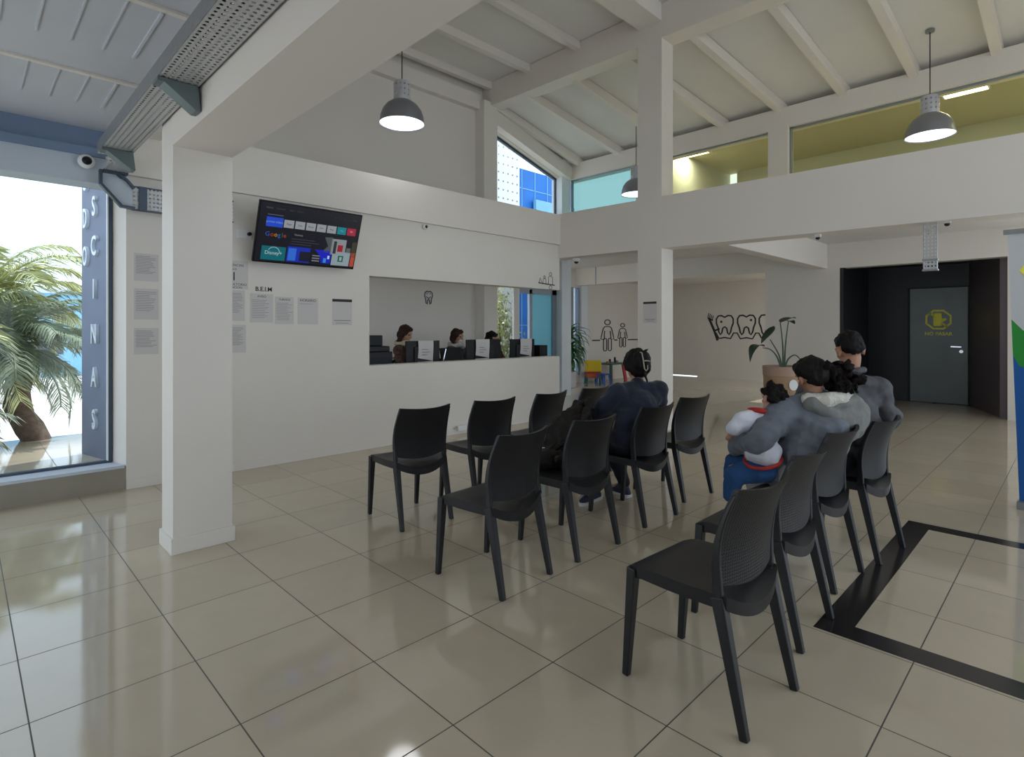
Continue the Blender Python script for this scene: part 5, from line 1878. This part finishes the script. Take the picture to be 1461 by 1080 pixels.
big_leaf([b0, b0 + V(0, 0, .35), b0 + r_ * -.04 + V(0, 0, .68)], [b0 + r_ * -.07 + V(-.05, -.05, .68), b0 + r_ * .03 + V(0, 0, .72), b0 + r_ * .13 + V(.03, .03, .755), b0 + r_ * .22 + V(.05, .05, .74)], .075, '')
big_leaf([b0 + r_ * .02, b0 + r_ * .03 + V(0, 0, .35), b0 + r_ * .09 + V(.02, .02, .70)], [b0 + r_ * .09 + V(.02, .02, .70), b0 + r_ * .16 + V(.08, .08, .71), b0 + r_ * .25 + V(.12, .12, .66)], .05, '')
big_leaf([b0 + r_ * -.01, b0 + r_ * -.05 + V(0, 0, .22), b0 + r_ * -.20 + V(-.02, -.02, .44)], [b0 + r_ * -.13 + V(0, 0, .63), b0 + r_ * -.20 + V(-.02, -.02, .54), b0 + r_ * -.28 + V(-.03, -.03, .45), b0 + r_ * -.33 + V(-.03, -.03, .38)], .085, '')
big_leaf([b0 + r_ * -.02, b0 + r_ * -.08 + V(0, 0, .20), b0 + r_ * -.20 + V(-.02, -.02, .31), b0 + r_ * -.32 + V(-.05, -.05, .32)], [b0 + r_ * -.30 + V(-.05, -.05, .34), b0 + r_ * -.42 + V(-.08, -.08, .37), b0 + r_ * -.50 + V(-.10, -.10, .30), b0 + r_ * -.53 + V(-.10, -.10, .12)], .085, '')
big_leaf([b0 + r_ * .02, b0 + r_ * .06 + V(0, 0, .16), b0 + r_ * .18 + V(0, 0, .24), b0 + r_ * .28 + V(0, 0, .10)], [b0 + r_ * .28 + V(0, 0, .10), b0 + r_ * .31 + V(0, 0, .02), b0 + r_ * .33 + V(0, 0, -.12)], .05, '')

# ---------------------------------------------------------------- play corner
t = thing('toy_chair', 'small yellow and red plastic toy chair in the play corner', 'toy chair', (11.85, 8.98, 0), (0, 0, R(-53)))
B(-.21, .21, -.21, -.16, .30, .60).build('backrest', M['yellow'], t, bevel=.02)
B(-.20, .20, -.20, .20, .25, .295).build('seat', M['red'], t, bevel=.012)
B(-.20, .20, -.215, -.165, .14, .25).build('lower_panel', M['orange'], t, bevel=.01)
for sx in (-1, 1):
    MB().bar((sx * .17, -.18, .26), (sx * .20, -.22, 0), .06, .05).build('leg', M['green'], t)
    MB().bar((sx * .17, .17, .26), (sx * .19, .20, 0), .06, .05).build('leg', M['blue'], t)
t = thing('toy_stool', 'blue plastic toy stool between the toy chair and the green table', 'toy stool', (11.72, 8.56, 0))
B(-.13, .13, -.13, .13, .24, .275).build('seat', M['blue'], t, bevel=.01)
for sx in (-1, 1):
    for sy in (-1, 1):
        MB().bar((sx * .10, sy * .10, .24), (sx * .13, sy * .13, 0), .04, .04).build('leg', M['blue'], t)
t = thing('toy_table', 'green plastic children table with red legs in the play corner', 'toy table', (12.60, 8.95, 0), (0, 0, R(2)))
B(-.40, .40, -.26, .26, .46, .50).build('tabletop', M['green'], t, bevel=.01)
for sx in (-1, 1):
    for sy in (-1, 1):
        MB().bar((sx * .30, sy * .19, .46), (sx * .37, sy * .23, 0), .07, .07).build('leg', M['red' if sx > 0 else 'green'], t)
rnd = random.Random(9)
for k, (nm, lab, mm) in enumerate((('toy_block', 'tiny orange toy block on the green play table', 'orange'), ('toy_cup', 'tiny dark toy cup on the green play table', 'black'), ('toy_bottle', 'slim dark toy bottle on the green play table', 'darkgrey'), ('toy_brick', 'flat brown toy brick on the green play table', 'terracotta'))):
    x, y = 12.36 + .16 * k, 8.88 + .05 * (k % 2)
    if nm in ('toy_block', 'toy_brick'):
        o = B(x - .04, x + .04, y - .03, y + .03, .50, .55).build(nm, M[mm], bevel=.004)
    else:
        o = MB().lathe([(.025, .50), (.03, .58), (.022, .60 + .05 * (k == 2))], (x, y, 0), 16).build(nm, M[mm], angle=40)
    tag(o, lab, 'toy', 'toys on the play table')

# ---------------------------------------------------------------- roll-up banner
t = thing('banner_stand', 'tall roll-up banner with a green swoosh over blue beside the black doorway', 'banner', (5.93, -.09, 0))
def bq(poly, y_off, m, name, dx):
    # panel leans slightly: near vertical edge at y .335 (foot) to .405 (top)
    mb = MB()
    vs = []
    for d_ in (0, .003):
        for s_, z in poly:
            edge = .335 + .07 * z / 2.15
            vs.append((5.925 - .03 * z / 2.15 + dx + d_, edge - s_, z))
    n = len(poly)
    fs = [tuple(range(n)), tuple(range(2 * n - 1, n - 1, -1))] + [(i, (i + 1) % n, n + (i + 1) % n, n + i) for i in range(n)]
    return mb.add(vs, fs).build(name, m, t, world=True)
bq([(0, .06), (.85, .06), (.85, 2.15), (0, 2.15)], 0, M['banner'], 'banner_sheet', 0)
sw = [(0, 1.48), (.06, 1.40), (.13, 1.33), (.25, 1.25), (.45, 1.20), (.85, 1.30)]
bq(sw + [(.85, 1.1), (.45, 1.0), (.2, 1.02), (.03, 1.12), (0.0, 1.20)], 0, M['banner_green'], 'green_swoosh', -.0035)
bq([(0.0, 1.20), (.03, 1.12), (.2, 1.02), (.45, 1.0), (.85, 1.1), (.85, .06), (0, .06)], 0, M['banner_blue'], 'blue_field', -.0035)
bq([(.06, 1.86), (.09, 1.90), (.14, 1.91), (.19, 1.86), (.16, 1.80), (.10, 1.80)], 0, M['yellowgreen'], 'emblem_petal', -.0035)
bq([(.10, 1.78), (.16, 1.78), (.22, 1.72), (.16, 1.68), (.10, 1.72)], 0, M['banner_blue'], 'emblem_petal', -.0035)
MB().box(5.88, 5.91, -.46, .43, 2.15, 2.185).build('top_rail', M['steel'], t, world=True)
MB().box(5.86, 5.98, -.53, .35, 0, .06).build('base_cassette', M['steel'], t, world=True)
MB().tube([(5.945, -.09, .06), (5.905, -.055, 2.15)], .012, 10).build('support_pole', M['steel'], t, world=True, angle=40)
